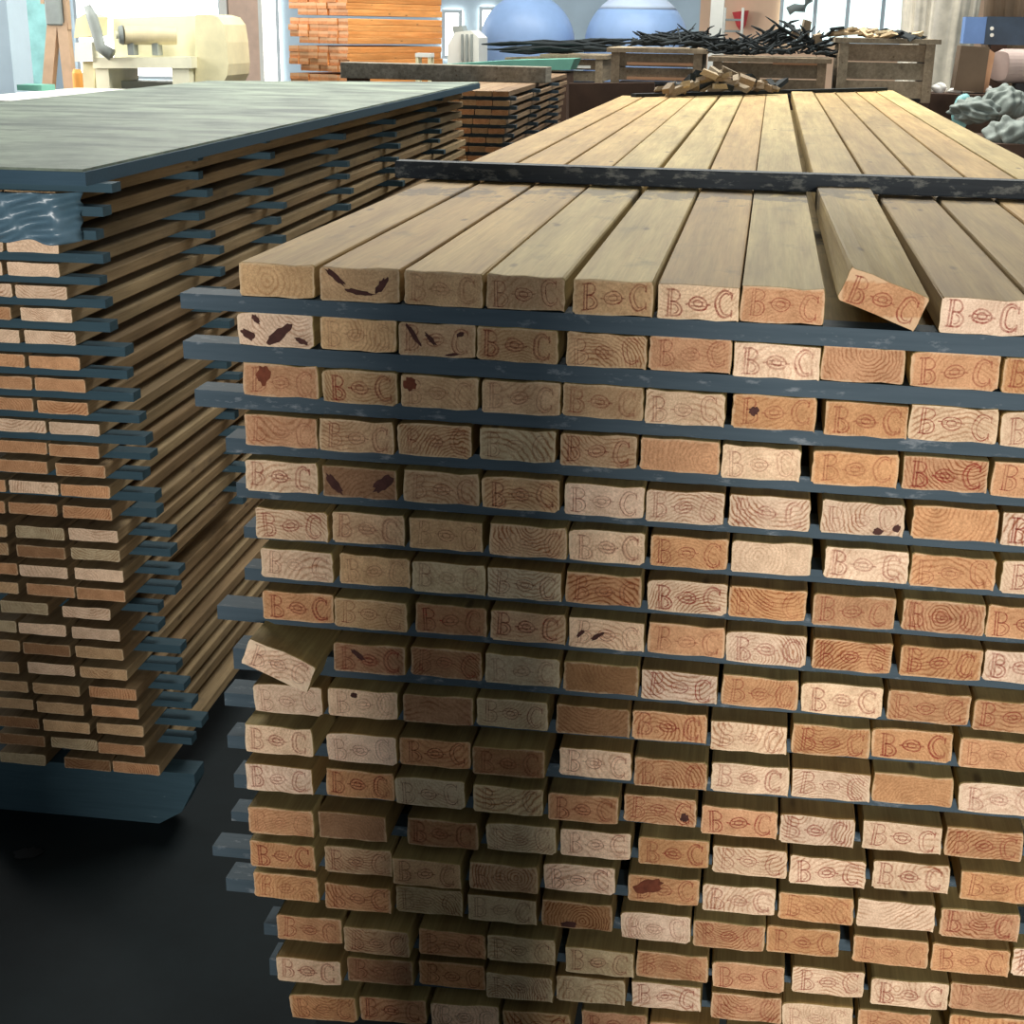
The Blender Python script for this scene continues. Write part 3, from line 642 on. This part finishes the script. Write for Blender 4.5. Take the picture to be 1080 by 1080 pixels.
# white topped bench
t = thing('workbench', 'white-topped bench running behind the grey-green panel', 'workbench', (at(60, 100, 7.0).x, 7.0, 0))
z = at(60, 95, 8.2).z; a = at(-40, 100, 7.0).x - t.location.x; b = at(128, 96, 8.0).x - t.location.x
bm = bmesh.new(); box(bm, (a, -.2, z-.04), (b, 1.6, z)); mesh_obj('bench_top', bm, FLAT['white'], t)
for xx in (a+.08, b-.08):
    for yy in (-.12, 1.5):
        bm = bmesh.new(); box(bm, (xx-.03, yy-.03, 0), (xx+.03, yy+.03, z-.04)); mesh_obj('leg', bm, FLAT['grey'], t)
bm = bmesh.new(); a_ = at(18, 94, 8.0); b_ = at(44, 94, 8.0); hh = at(30, 90, 8.0).z
box(bm, (a_.x, 8.0, z+.0005), (b_.x, 8.2, max(hh, z+.04))); tag(mesh_obj('folded_cloth', bm, FLAT['green']), 'pale green folded cloth on the white bench at far left', 'cloth')

# cream machine with electric motor
MY = 9.8
t = thing('machine', 'large cream machine with electric motor behind the left stack', 'machine', (at(165, 60, MY).x, MY, 0))
T0 = Vector((t.location.x, MY, 0))
def mp(px, py, dy=0): p = at(px, py, MY+dy)-T0; return p
def outline(pts): return [(mp(*p).x, mp(*p).z) for p in pts]
bm = bmesh.new(); prism(bm, outline([(104, 64), (102, 19), (150, 17), (200, 16), (200, 64)]), .30, .62); mesh_obj('housing', bm, FLAT['cream'], t)
bm = bmesh.new(); prism(bm, outline([(200, 90), (200, 15.5), (214, 15), (224, 18), (230, 26), (233, 45), (235, 68), (234, 80), (229, 90)]), .12, .64); mesh_obj('end_cover', bm, FLAT['cream2'], t)
bm = bmesh.new(); prism(bm, outline([(98, 72), (98, 61), (202, 60), (202, 72)]), 0, .62); mesh_obj('bed', bm, FLAT['cream'], t)
for x0, x1 in ((99, 113), (180, 198)):
    bm = bmesh.new(); a, b = mp(x0, 72), mp(x1, 72); box(bm, (a.x, .02, 0), (b.x, .6, a.z)); mesh_obj('leg', bm, FLAT['cream'], t)
bm = bmesh.new(); a, b = mp(113, 100), mp(180, 88); box(bm, (a.x, .25, .2), (b.x, .55, b.z)); mesh_obj('lower_cabinet', bm, FLAT['grey'], t)
mt_ = bpy.data.objects.new('motor', None); COL.objects.link(mt_); mt_.parent = t; mt_.location = mp(131, 37)
r = .075
bm = bmesh.new(); tube(bm, [(0, -.02, 0), (.05, .02, .0), (.10, .05, .0), (.36, .20, 0)], [r*.98, r, r, r*.95], 28); mesh_obj('motor_body', bm, FLAT['motor'], mt_, False)
bm = bmesh.new(); tube(bm, [(-.03, -.038, 0), (-.002, -.022, 0)], [r*.86, r*1.05], 28); o = mesh_obj('end_shield', bm, FLAT['grey'], mt_)
bm = bmesh.new(); tube(bm, [(-.05, -.05, 0), (-.03, -.038, 0)], .03, 18); o = mesh_obj('shaft_cap', bm, FLAT['cream'], mt_)
for xx in (.03, .20):
    bm = bmesh.new(); box(bm, (xx, xx*.55-.04, -.155), (xx+.05, xx*.55+.06, -.06)); mesh_obj('foot', bm, FLAT['grey'], mt_)
bm = bmesh.new(); tube(bm, [mp(92, 6), mp(97, 18), mp(102, 34), mp(106, 50), mp(118, 58)], [.03, .045, .045, .045, .05], 14); mesh_obj('hose', bm, FLAT['grey'], t, True)
bm = bmesh.new(); prism(bm, outline([(78, 40), (80, 20), (90, 14), (100, 18), (99, 38)]), 0, .25); mesh_obj('hopper', bm, FLAT['cream2'], t)
bm = bmesh.new(); prism(bm, outline([(80, 65), (80, 45), (98, 44), (99, 64)]), -.02, .22); mesh_obj('control_box', bm, FLAT['white'], t)
bm = bmesh.new(); prism(bm, outline([(84, 96), (84, 65), (97, 65), (97, 96)]), .05, .2); mesh_obj('stand', bm, FLAT['cream2'], t)

# orange stack of fresh boards far behind
OB = [beam_mesh('fresh_board', .10, .05, 1.25, [M['orange_side'], M['end_board']], 400+k, 0, .002) for k in range(3)]
oc = at(368, 88, 10.4); OR = R(26); OA = Vector((math.sin(OR), math.cos(OR), 0)); OU = Vector((OA.y, -OA.x, 0))
px = (at(368, 50, 10.4)-at(294, 50, 10.4)).length / math.cos(OR)
zz = at(330, 88, 10.4).z - .08; k = 0; top = 2.12
while zz < top:
    for j in range(6):
        if j == 5 and k % 4 == 3: continue
        o = bpy.data.objects.new('fresh_board', OB[(k+j) % 3]); COL.objects.link(o)
        o.location = Vector((oc.x, 10.4, 0)) - OU*(.055+px/6*j) + OA*rg.uniform(-.015, .015) + Vector((0, 0, zz)); o.rotation_euler = (0, 0, -OR)
        o.scale.x = px/6/.104
        f = rg.uniform(.9, 1.06); o.color = srgb(232*f, 164*f, 116*f)
        tag(o, 'orange board, %s from right, %s layer up in the bright orange stack' % (ORD[j], ORD[k]), 'board', 'boards of the bright orange stack')
    zz += .051 + (.022 if k % 4 == 2 else 0); k += 1
bm = bmesh.new(); box(bm, (-px-.02, 0, 0), (0, 1.2, at(330, 88, 10.4).z-.081)); o = mesh_obj('pallet_base', bm, M['crate_wood']); o.location = (oc.x, 10.4, 0); o.rotation_euler = (0, 0, -OR)
tag(o, 'wooden base under the bright orange board stack', 'pallet')

# grey weathered timber, green sheet and pale board lying behind
t_y = 9.0
def lying(name, label, cat, pts, Y, mt, d):
    bm = bmesh.new(); prism(bm, [(at(x, y, Y).x, at(x, y, Y).z) for x, y in pts], Y, Y+d); return tag(mesh_obj(name, bm, mt), label, cat)
a = at(357, 80, 6.95); b = at(577, 78, 6.95); zt = 1.3992
bm = bmesh.new(); hexa(bm, [(a.x, 6.99, zt), (b.x, 6.90, zt), (b.x+.01, 7.06, zt), (a.x+.01, 7.15, zt), (a.x, 6.99, zt+.092), (b.x, 6.90, zt+.09), (b.x+.01, 7.06, zt+.09), (a.x+.01, 7.15, zt+.092)], 0, .003)
tag(mesh_obj('weathered_timber', bm, M['grey_beam']), 'thick grey weathered timber lying across the small stack behind the left stack', 'timber')
bm = bmesh.new(); box(bm, (a.x+.03, 7.02, 0), (a.x+.15, 7.12, zt-.0006)); tag(mesh_obj('support_post', bm, FLAT['darkbrown']), 'dark post under the far left end of the grey weathered timber', 'post')
lying('green_sheet', 'flat green sheet lying above the grey weathered timber', 'sheet', [(449, 73), (452, 69), (540, 63.5), (606, 62), (601, 74)], 8.97, FLAT['green'], .38)
lying('pale_board', 'thin pale board lying under the black stick bundle', 'board', [(532, 63), (533, 60.5), (572, 59.3), (572, 62.3)], 9.42, M['pale_wood'], .1)
bm = bmesh.new(); a = at(455, 74, 8.97); b = at(598, 74, 8.97); box(bm, (a.x, 8.98, 0), (b.x, 9.33, min(a.z, b.z)-.002)); tag(mesh_obj('sheet_rack', bm, FLAT['darkbrown']), 'dark rack under the flat green sheet behind the grey weathered timber', 'rack')
t = thing('white_machine', 'small white machine with ribbed guard below the bright windows', 'machine', (at(488, 50, 11).x, 11, 0)); T1 = t.location.copy()
def q(px, py): p = at(px, py, 11)-T1; return (p.x, 0 if py >= 100 else p.z)
bm = bmesh.new(); prism(bm, [q(472, 100), q(472, 48), q(480, 34), q(496, 32), q(505, 40), q(505, 100)], 0, .4); mesh_obj('body', bm, FLAT['white'], t)
for xx in (487, 492, 497):
    bm = bmesh.new(); prism(bm, [q(xx, 64), q(xx, 36), q(xx+2, 36), q(xx+2, 64)], -.03, -.001); mesh_obj('guard_bar', bm, FLAT['grey'], t)
bm = bmesh.new(); prism(bm, [q(476, 36), q(474, 28), q(484, 27), q(487, 35)], .1, .3); mesh_obj('lid', bm, FLAT['grey'], t)
t = thing('work_stool', 'small white-topped stool beside the bright orange stack', 'stool', (at(448, 60, 10).x, 10, 0)); z = at(448, 56, 10).z
bm = bmesh.new(); box(bm, (-.065, -.06, z-.03), (.065, .06, z)); mesh_obj('seat', bm, FLAT['white'], t)
for sx in (-.05, .05):
    for sy in (-.045, .045):
        bm = bmesh.new(); box(bm, (sx-.012, sy-.012, 0), (sx+.012, sy+.012, z-.03)); mesh_obj('leg', bm, FLAT['cream2'], t)

# two domed tanks
for (cx, cy, rp, lab) in ((556, 46, 50, 'pale blue domed tank, left one of the two behind the black sticks'), (671, 49, 55, 'pale blue domed tank with lighter crown, right one of the two')):
    Y = 12.5; c = at(cx, cy, Y); r = rp*(c-CAM).dot(cf)/FPX
    t = thing('domed_tank', lab, 'tank', (c.x, Y, 0), 0, 'blue domed tanks')
    split = 1.0 if cx < 600 else math.sin(R(42))
    bm = bmesh.new(); prof = [(r, 0)]+[(r*math.cos(R(a)), c.z+r*math.sin(R(a))) for a in range(0, 91, 6) if math.sin(R(a)) <= split+.001]
    if split == 1.0: prof[-1] = (.002, prof[-1][1])
    lathe(bm, prof, (0, 0, 0), 48); o = mesh_obj('shell', bm, FLAT['blue'], t, True)
    if split < 1:
        bm = bmesh.new(); prof = [(r*1.003*math.cos(R(a)), c.z+r*1.003*math.sin(R(a))) for a in range(42, 91, 6)]; prof[-1] = (.002, prof[-1][1])
        lathe(bm, prof, (0, 0, 0), 48); o = mesh_obj('crown', bm, FLAT['blue2'], t, True); o['label'] = 'lighter blue crown'
# white column, shelf, red cone, pipe
sbox(750, -60, 764, 60, 13, FLAT['white'], 'trim_2', .15, True)
t = thing('shelf_rack', 'white open rack by the peach wall behind the black heap', 'rack', (at(772, 40, 13.5).x, 13.5, 0))
zt = at(772, 8, 13.5).z
for xx in (-.09, .09):
    bm = bmesh.new(); box(bm, (xx-.012, 0, 0), (xx+.012, .2, zt)); mesh_obj('upright', bm, FLAT['white'], t)
for py in (22, 34):
    bm = bmesh.new(); z = at(772, py, 13.5).z; box(bm, (-.078, 0, z), (.078, .2, z+.02)); mesh_obj('shelf', bm, FLAT['grey'], t)
bm = bmesh.new(); c = at(782, 33, 15.9); c2 = at(781, 12, 15.9); tube(bm, [c, c.lerp(c2, .3), c2], [.01, .055, .095], 20)
tag(mesh_obj('warning_cone', bm, FLAT['red']), 'red pointed cone hanging upside down by the peach wall', 'cone')
bm = bmesh.new(); tube(bm, [at(831, 12, 15.85), at(838, 8, 15.85), at(848, 9, 15.85), at(853, 2, 15.85), at(853, -60, 15.85)], [.05, .045, .045, .045, .045], 14)
tag(mesh_obj('bent_pipe', bm, FLAT['grey'], None, True), 'bent grey pipe hanging in front of the cool bright window', 'pipe')

# ------------------------------------------------------------------ crates behind the beam stack
CY = 7.6
def crate(label, x0, x1, ytop, ybot, Y, d, nb, posts=True, bright=()):
    a, b = at(x0, ytop, Y), at(x1, ytop, Y); w = (b.x-a.x)/2; zt = (a.z+b.z)/2; zb = max(.05, at((x0+x1)/2, ybot, Y).z)
    t = thing('crate', label, 'crate', ((a.x+b.x)/2, Y, 0), 0, 'wooden crates behind the beam stack')
    hb = (zt-zb)/nb
    for k in range(nb):
        bm = bmesh.new(); box(bm, (-w+.004, .012, zb+hb*k+.004), (w-.004, .034, zb+hb*(k+1)-.004)); mesh_obj('front_plank', bm, M['crate_wood'], t)
    for s in (-1, 1):
        bm = bmesh.new(); box(bm, (s*w, -.012, zb-.02), (s*(w-.055), .0115, zt)); mesh_obj('post', bm, M['crate_wood'], t)
        bm = bmesh.new(); box(bm, (s*(w-.002), .036, zb), (s*(w-.024), d, zt-.004)); mesh_obj('side_panel', bm, M['crate_wood'], t)
    bm = bmesh.new(); box(bm, (-w-.03, -.02, zt+.0005), (w+.03, d+.02, zt+.028)); mesh_obj('lid', bm, M['crate_wood'], t)
    bm = bmesh.new(); box(bm, (-w, .02, 0), (w, d, zb-.021)); mesh_obj('base', bm, FLAT['darkbrown'], t)
    return t, zt+.028
c1, z1 = crate('wooden plank crate at right, taller than its neighbours, pale chips on top', 886, 987, 46, 104, 7.6, .8, 3)
c2, z2 = crate('wooden crate in the middle under the tangled black heap', 752, 872, 66, 100, 7.7, .7, 2)
c3, z3 = crate('wooden board crate left of the tangled heap', 645, 741, 56, 86, 7.8, .7, 2)
c4, z4 = crate('leftmost wooden crate under the flat black bundle', 574, 636, 62, 86, 9.4, .7, 2)
lying('dark_panel', 'dark brown boarded panel below the leftmost crates', 'panel', [(600, 330), (600, 88), (690, 87), (690, 330)], 7.4, FLAT['darkbrown'], .04)
# pale streaks on crate fronts; one crate's pair paints daylight seen through its gaps
for (x0, y0, x1, y1, cr_, mk, lab) in ((661, 66, 731, 69, c3, 'cardl', 'pale orange slat'), (661, 81.5, 731, 84.5, c3, 'cardl', 'pale orange slat'), (596, 69, 623, 72, c4, 'white', 'white slat'), (815, 65, 862, 68.5, c2, 'cardl', 'pale orange slat')):
    Y = cr_.location.y + .002; p0 = at(x0, (y0+y1)/2, Y); p1 = at(x1, (y0+y1)/2, Y); zt = at((x0+x1)/2, y0, Y).z; zb = at((x0+x1)/2, y1, Y).z
    bm = bmesh.new(); box(bm, (p0.x-cr_.location.x, -.004, zb), (p1.x-cr_.location.x, .0115, zt)); o = mesh_obj('streak', bm, FLAT[mk], cr_); o['label'] = lab

# black stick bundle lying flat, and the tangled heap
STK = []
for k in range(4):
    rs = random.Random(50+k); bm = bmesh.new(); ln = .62; pts = []; rad = []
    for i in range(6):
        pts.append((ln*(i/5-.5), rs.uniform(-.012, .012), rs.uniform(-.008, .008))); rad.append(.011*rs.uniform(.6, 1.2) if 0 < i < 5 else .0035)
    tube(bm, pts, rad, 7); me = bpy.data.meshes.new('stick'); bm.to_mesh(me); bm.free(); me.materials.append(M['black']); STK.append(me)
rs = random.Random(8)
def stick(loc, rot, sc, label, group):
    o = bpy.data.objects.new('stick', rs.choice(STK)); COL.objects.link(o); o.location = loc; o.rotation_euler = rot; o.scale = sc
    return tag(o, label, 'stick', group)
for k in range(22):
    px_ = rs.uniform(560, 625); lay = k // 8
    c = at(px_, 57, 9.42+.07*(k % 8)); z0 = z4 + .016 + .026*lay + (px_-560)*.0004
    stick((c.x, 9.42+.075*(k % 8), z0), (rs.uniform(0, 6), rs.uniform(-.05, 0), rs.uniform(-.12, .12)), (rs.uniform(.9, 1.4), 1.35, 1.35), 'black stick in the flat bundle on the leftmost crates', 'black sticks of the flat bundle')
for k in range(235):
    px_ = rs.uniform(668, 878); c = at(px_, 60, 7.9); base = z3 if px_ < 745 else z2
    peak = .05 + .125*math.exp(-((px_-835)/38)**2) + .03*math.exp(-((px_-740)/40)**2)
    h = rs.random()*peak
    stick((c.x, 7.8+rs.uniform(.02, .5), base+.02+h), (rs.uniform(0, 6), rs.uniform(-.75, .75)*min(1, h*9+.1), rs.uniform(-1.4, 1.4)), (rs.uniform(.18, .52), rs.uniform(.55, 1.2), rs.uniform(.55, 1.2)), 'black stick in the tangled heap on the middle crates', 'black sticks of the tangled heap')
# offcuts
OFC = []
for k in range(4):
    r2 = random.Random(70+k); bm = bmesh.new()
    v = [(sx*.5*r2.uniform(.7, 1), sy*.5*r2.uniform(.7, 1), sz*.5*r2.uniform(.6, 1)) for sz in (-1, 1) for sx, sy in ((-1, -1), (1, -1), (1, 1), (-1, 1))]
    hexa(bm, v); me = bpy.data.meshes.new('offcut'); bmesh.ops.recalc_face_normals(bm, faces=bm.faces); bm.to_mesh(me); bm.free(); me.materials.append(M['pale_wood']); OFC.append(me)
OFD = [m_.copy() for m_ in OFC]
for m_ in OFD: m_.materials.clear(); m_.materials.append(M['black'])
OFB = [m_.copy() for m_ in OFC]
for m_ in OFB: m_.materials.clear(); m_.materials.append(M['crate_wood'])
for k in range(30):
    px_ = rs.uniform(884, 978); c = at(px_, 40, 7.7); lay = k/30
    o = bpy.data.objects.new('offcut', rs.choice(OFC if k % 4 else OFD)); COL.objects.link(o)
    o.location = (c.x, 7.62+rs.uniform(0, .5), z1+.012+lay*.05*(1.0-(px_-884)/130)); o.rotation_euler = (rs.uniform(-.3, .3), rs.uniform(-.25, .25), rs.uniform(0, 3)); o.scale = (rs.uniform(.08, .26), rs.uniform(.03, .06), .02)
    tag(o, 'pale wood offcut on the lid of the right-hand crate' if k % 4 else 'black wood offcut on the lid of the right-hand crate', 'offcut', 'pale offcuts on the right crate' if k % 4 else 'black offcuts on the right crate')
for k in range(3):
    c = at((838, 850, 862)[k], (36, 28, 40)[k], 8.0)
    o = bpy.data.objects.new('offcut', OFB[k]); COL.objects.link(o); o.location = (c.x, 8.0, c.z); o.rotation_euler = (.2, .5-.4*k, .3); o.scale = (.06, .05, (.06, .10, .06)[k])
    tag(o, ['small brown offcut on the heap peak, left of the tall one', 'tall grey-brown offcut standing on the heap peak', 'small brown offcut on the heap peak, right of the tall one'][k], 'offcut')
# scrap pile on the far end of the top beams
for k in range(44):
    px_ = rs.uniform(702, 820) if k else 748
    Y = 4.75+(px_-700)/120*.55; c = at(px_, 95, Y); pile = OFB if k % 3 else OFD
    o = bpy.data.objects.new('offcut', (OFC if k in (0, 9, 17) else pile)[k % 4]); COL.objects.link(o)
    hgt = .075*math.exp(-((px_-758)/40)**2)
    o.location = (c.x, Y+rs.uniform(-.12, .1), TOPZ+.03+rs.random()*hgt + (.045 if k == 0 else 0)); o.rotation_euler = (rs.uniform(-.4, .4), rs.uniform(-.5, .5), rs.uniform(0, 3)); o.scale = (rs.uniform(.07, .16), rs.uniform(.025, .05), rs.uniform(.018, .035))
    if k == 0: o.scale = (.085, .06, .035); o.rotation_euler = (0, .35, .1)
    w_ = 'cream block on top of the scrap pile at the far end of the beams' if k == 0 else 'pale offcut in the scrap pile at the far end of the beams' if k in (9, 17) else 'brown offcut in the scrap pile at the far end of the beams' if k % 3 else 'black offcut in the scrap pile at the far end of the beams'
    tag(o, w_, 'offcut', None if k == 0 else {'p': 'pale', 'b': 'brown'}.get(w_[0], 'black') + ' offcuts in the scrap pile' if w_[:5] != 'black' else 'black offcuts in the scrap pile')

# ------------------------------------------------------------------ goods at the right
def lumpy(name, label, cat, c, rx, ry, rz, mt, seed, amp=.12, fr=3, vert=0, ground=True):
    r2 = random.Random(seed); bm = bmesh.new(); bmesh.ops.create_icosphere(bm, subdivisions=5, radius=1)
    ph = [(Vector((r2.uniform(-1, 1), r2.uniform(-1, 1), r2.uniform(-1, 1))).normalized()*fr*r2.uniform(.6, 2), r2.uniform(0, 6)) for _ in range(9)]
    for v in bm.verts:
        n = v.co.copy(); d = sum(math.sin(n.dot(k)+p) for k, p in ph)/len(ph)*2
        if vert: d += vert*math.sin(math.atan2(n.y, n.x)*23+math.sin(n.z*3)*1.2)*(1-abs(n.z)**4)
        f = 1+amp*d; e = .55
        s = [math.copysign(abs(x)**e, x) for x in n] if vert else n
        v.co = Vector((s[0]*rx, s[1]*ry, s[2]*rz))*f
    o = mesh_obj(name, bm, mt, None, True); o.location = c; return tag(o, label, cat)
def bale(label, c, rx, ry, h, mt, seed):
    r2 = random.Random(seed); bm = bmesh.new(); n, nz = 150, 26; ph = [(k, r2.uniform(0, 6), a_) for k, a_ in ((3, .03), (7, .035), (13, .03), (21, .028), (34, .018))]; rings = []
    for b in range(nz+1):
        z = h*b/nz; cap = max(.02, 1-max(0, (b-nz+4)/4.2)**2.2) * (1-.04*math.sin(z*5)); ring = []
        for a_ in range(n):
            an = 2*math.pi*a_/n; f = 1+sum(A*math.sin(k*an+p+math.sin(z*2.3+p)*.7) for k, p, A in ph) + r2.uniform(-.004, .004)
            e = .62; ca, sa = math.cos(an), math.sin(an)
            ring.append(bm.verts.new((rx*f*cap*math.copysign(abs(ca)**e, ca), ry*f*cap*math.copysign(abs(sa)**e, sa), z)))
        rings.append(ring)
    for p, q_ in zip(rings, rings[1:]):
        for k in range(n): bm.faces.new((p[k], p[(k+1) % n], q_[(k+1) % n], q_[k]))
    bm.faces.new(rings[0][::-1]); bm.faces.new(rings[-1])
    o = mesh_obj('wrapped_bale', bm, mt, None, True); o.location = c; return tag(o, label, 'bale')
c = at(985, 30, 9.2); bale('tall pale bale in wrinkled plastic wrap behind the right crate', (c.x+.08, 9.6, 0), .25, .22, 2.5, FLAT['bale'], 5)
c = at(1060, 5, 9.4); bale('brown bale in wrinkled wrap above the dark blue steel girder', (c.x+.24, 10.0, 0), .27, .3, 2.4, FLAT['card'], 6)
t = thing('steel_girder', 'dark blue steel girder with bright blue end at the right edge', 'girder', (at(1048, 30, 8.4).x, 8.4, 0))
a = at(1019, 17, 8.4); b = at(1130, 48, 8.4); 
bm = bmesh.new(); box(bm, (at(1040, 30, 8.4).x-t.location.x, 0, at(1040, 47, 8.4).z), (b.x-t.location.x, .18, a.z)); mesh_obj('web', bm, FLAT['steel'], t)
bm = bmesh.new(); box(bm, (a.x-t.location.x, .01, at(1040, 47, 8.4).z+.004), (at(1040, 30, 8.4).x-t.location.x-.0005, .17, a.z-.004)); o = mesh_obj('end_piece', bm, FLAT['steelend'], t); o['label'] = 'bright blue end'
for k, py in enumerate((30, 37)):
    bm = bmesh.new(); p = at(1046, py, 8.4)-t.location; tube(bm, [(p.x, -.012, p.z), (p.x, .002, p.z)], .012, 10); mesh_obj('bolt', bm, FLAT['white'], t)
bm = bmesh.new(); box(bm, (.0, .03, 0), (.10, .15, at(1040, 47, 8.4).z-.001)); mesh_obj('stand', bm, FLAT['darkbrown'], t)
# cardboard box
t = thing('cardboard_box', 'brown cardboard box leaning under the dark blue steel girder', 'box', (at(1024, 80, 8.1).x, 8.1, 0)); T1 = t.location.copy()
def q(px, py): p = at(px, py, 8.1)-T1; return (p.x, p.z)
bm = bmesh.new(); prism(bm, [q(1006, 95), q(1014, 48), q(1044, 50), q(1037, 98)], 0, .22); mesh_obj('box_body', bm, FLAT['card'], t)
bm = bmesh.new(); prism(bm, [q(1037.3, 98), q(1044.3, 52), q(1050, 56), q(1042, 97)], .02, .2); o = mesh_obj('open_flap', bm, FLAT['cardl'], t); o['label'] = 'pale orange flap'
bm = bmesh.new(); a, b = q(980, 95), q(1052, 99); box(bm, (a[0], -.12, 0), (b[0], .27, b[1]-.004)); tag(mesh_obj('plinth', bm, FLAT['darkbrown']), 'dark block the leaning cardboard box stands on', 'block').location = T1
# roll
c = at(1082, 70, 8.3); bm = bmesh.new(); tube(bm, [(c.x-.17, 8.25, c.z+.0), (c.x-.15, 8.3, c.z), (c.x+.3, 8.4, c.z)], [.09, .105, .105], 28)
tag(mesh_obj('wrapped_roll', bm, FLAT['roll'], None, False), 'pinkish wrapped roll lying at the right edge below the steel girder', 'roll')
bm = bmesh.new(); box(bm, (c.x-.06, 8.2, 0), (c.x+.3, 8.38, c.z-.104)); tag(mesh_obj('rack_block', bm, FLAT['black']), 'dark block under the pinkish wrapped roll', 'block')
# sacks, paper, box
for (px_, py, Y, rx, rz, sd, lab) in ((1030, 118, 6.9, .13, .07, 1, 'grey-green sack nearest the beams at the right'), (1062, 112, 7.2, .12, .10, 2, 'grey-green sack leaning at the back of the right-hand heap'), (1072, 145, 6.6, .14, .09, 3, 'grey-green sack at the front of the right-hand heap')):
    c = at(px_, py, Y); lumpy('sack', lab, 'sack', (c.x, Y+.12, c.z), rx, .13, rz, FLAT['sack'], sd, .2, 9.0)
c = at(1050, 150, 6.9); bm = bmesh.new(); box(bm, (c.x-.25, 6.55, 0), (c.x+.5, 7.4, at(1050, 147, 6.9).z)); tag(mesh_obj('platform', bm, FLAT['darkbrown']), 'dark platform the grey-green sacks lie on', 'platform')
c = at(1012, 118, 7.3); lumpy('cloth', 'small teal rag beside the grey-green sacks', 'cloth', (c.x+.01, 7.3, c.z), .05, .06, .10, FLAT['teal'], 9, .2)
for k, (px_, py, rx, rz, lab) in enumerate(((990, 98, .045, .035, 'crumpled white paper beside the right crate'), (1007, 96, .05, .018, 'twisted white paper strip under the cardboard box'), (1042, 95, .03, .03, 'white paper ball at the foot of the cardboard box'))):
    c = at(px_, py, 8.15); lumpy('paper', lab, 'paper', (c.x, 8.15, at(1042, 99, 8.1).z-.004+rz*.85), rx, .04, rz, FLAT['paper'], 30+k, .22)
tbox('white_box', 'pale grey box behind the sacks at the right edge', 'box', 1064, 104, 1120, 128, 7.7, FLAT['white'], .3, True)

# oil spot on the floor
bm = bmesh.new(); d = cr*((30-540)/FPX)+cu*((540-901)/FPX)+cf; pt = CAM + d*(-CAM.z/d.z); n = 20
vs = [bm.verts.new((pt.x+.028*math.cos(2*math.pi*k/n)*random.uniform(.8, 1.2)+.008*math.sin(2*math.pi*k/n), pt.y+.024*math.sin(2*math.pi*k/n)*random.uniform(.8, 1.2), .003)) for k in range(n)]
r_ = bmesh.ops.extrude_face_region(bm, geom=[bm.faces.new(vs)])
for v in r_['geom']:
    if isinstance(v, bmesh.types.BMVert): v.co.z = .0002
tag(mesh_obj('oil_spot', bm, emit('black_oil', (2, 3, 4), 0)), 'small black oil spot on the dark floor at lower left', 'oil spot')

# ------------------------------------------------------------------ light
def area(name, loc, target, sx, sy, power, rgb):
    l = bpy.data.lights.new(name, 'AREA'); l.shape = 'RECTANGLE'; l.size = sx; l.size_y = sy; l.energy = power; l.color = rgb
    o = bpy.data.objects.new(name, l); COL.objects.link(o); o.location = loc
    o.rotation_euler = (Vector(target)-Vector(loc)).to_track_quat('-Z', 'Y').to_euler(); return o
bm = bmesh.new(); box(bm, (-9, -9, 4.4), (5, 3.2, 4.5)); struct('ceiling', bm, FLAT['hall'])
bm = bmesh.new(); box(bm, (4.9, -9, 0), (5.0, 4.0, 4.399)); struct('wall_right', bm, FLAT['hall'])
bm = bmesh.new(); box(bm, (-9, -9, 0), (-8.9, 5.0, 4.399)); struct('wall_left', bm, FLAT['hall'])
# front wall with the open doorway the daylight comes in by
bm = bmesh.new(); box(bm, (-9, -9, 0), (.1, -8.9, 4.399)); box(bm, (2.3, -9, 0), (4.899, -8.9, 4.399)); box(bm, (.1, -9, 2.5), (2.3, -8.9, 4.399)); struct('wall_front', bm, FLAT['hall'])
# unseen post added to throw the camera operator's soft shade over the stack's left
bm = bmesh.new(); box(bm, (.03, -2.75, 0), (.31, -2.5, 4.399), 0, .01); struct('added_shade_post', bm, FLAT['hall'])
# unseen low screen added behind the camera to darken the left stack's foot
bm = bmesh.new(); box(bm, (-1.5, -3.1, 0), (-.14, -3.0, 1.12)); struct('added_shade_screen', bm, FLAT['hall'])
area('doorway_daylight', (1.15, -7.6, 1.5), (-.2, 0, .9), .6, 1.7, 500, (1, .95, .88))
area('front_fill', (-.6, -8.7, 1.5), (-.4, 0, .9), 4.5, 1.6, 170, (.92, .96, 1))  # added frontal fill lamp, lifts the shaded timber ends; no window here
area('roof_light', (-1.0, 8.0, 6.5), (-1.0, 5.0, 0), 7, 5, 1100, (1, .98, .90))
area('side_fill', (-9.5, 8.0, 3.0), (-4.5, 10.0, 1.5), 3, 2.5, 420, (1, .98, .94))  # fill lamp added to brighten the cream machine and far left
w = bpy.data.worlds.new('world'); S.world = w; w.use_nodes = True
bg = w.node_tree.nodes['Background']; bg.inputs[0].default_value = (.70, .84, .92, 1); bg.inputs[1].default_value = .42

vs_ = S.view_settings; vs_.view_transform = 'Standard'; vs_.look = 'None'; vs_.gamma = 1; vs_.exposure = .12; vs_.use_curve_mapping = False
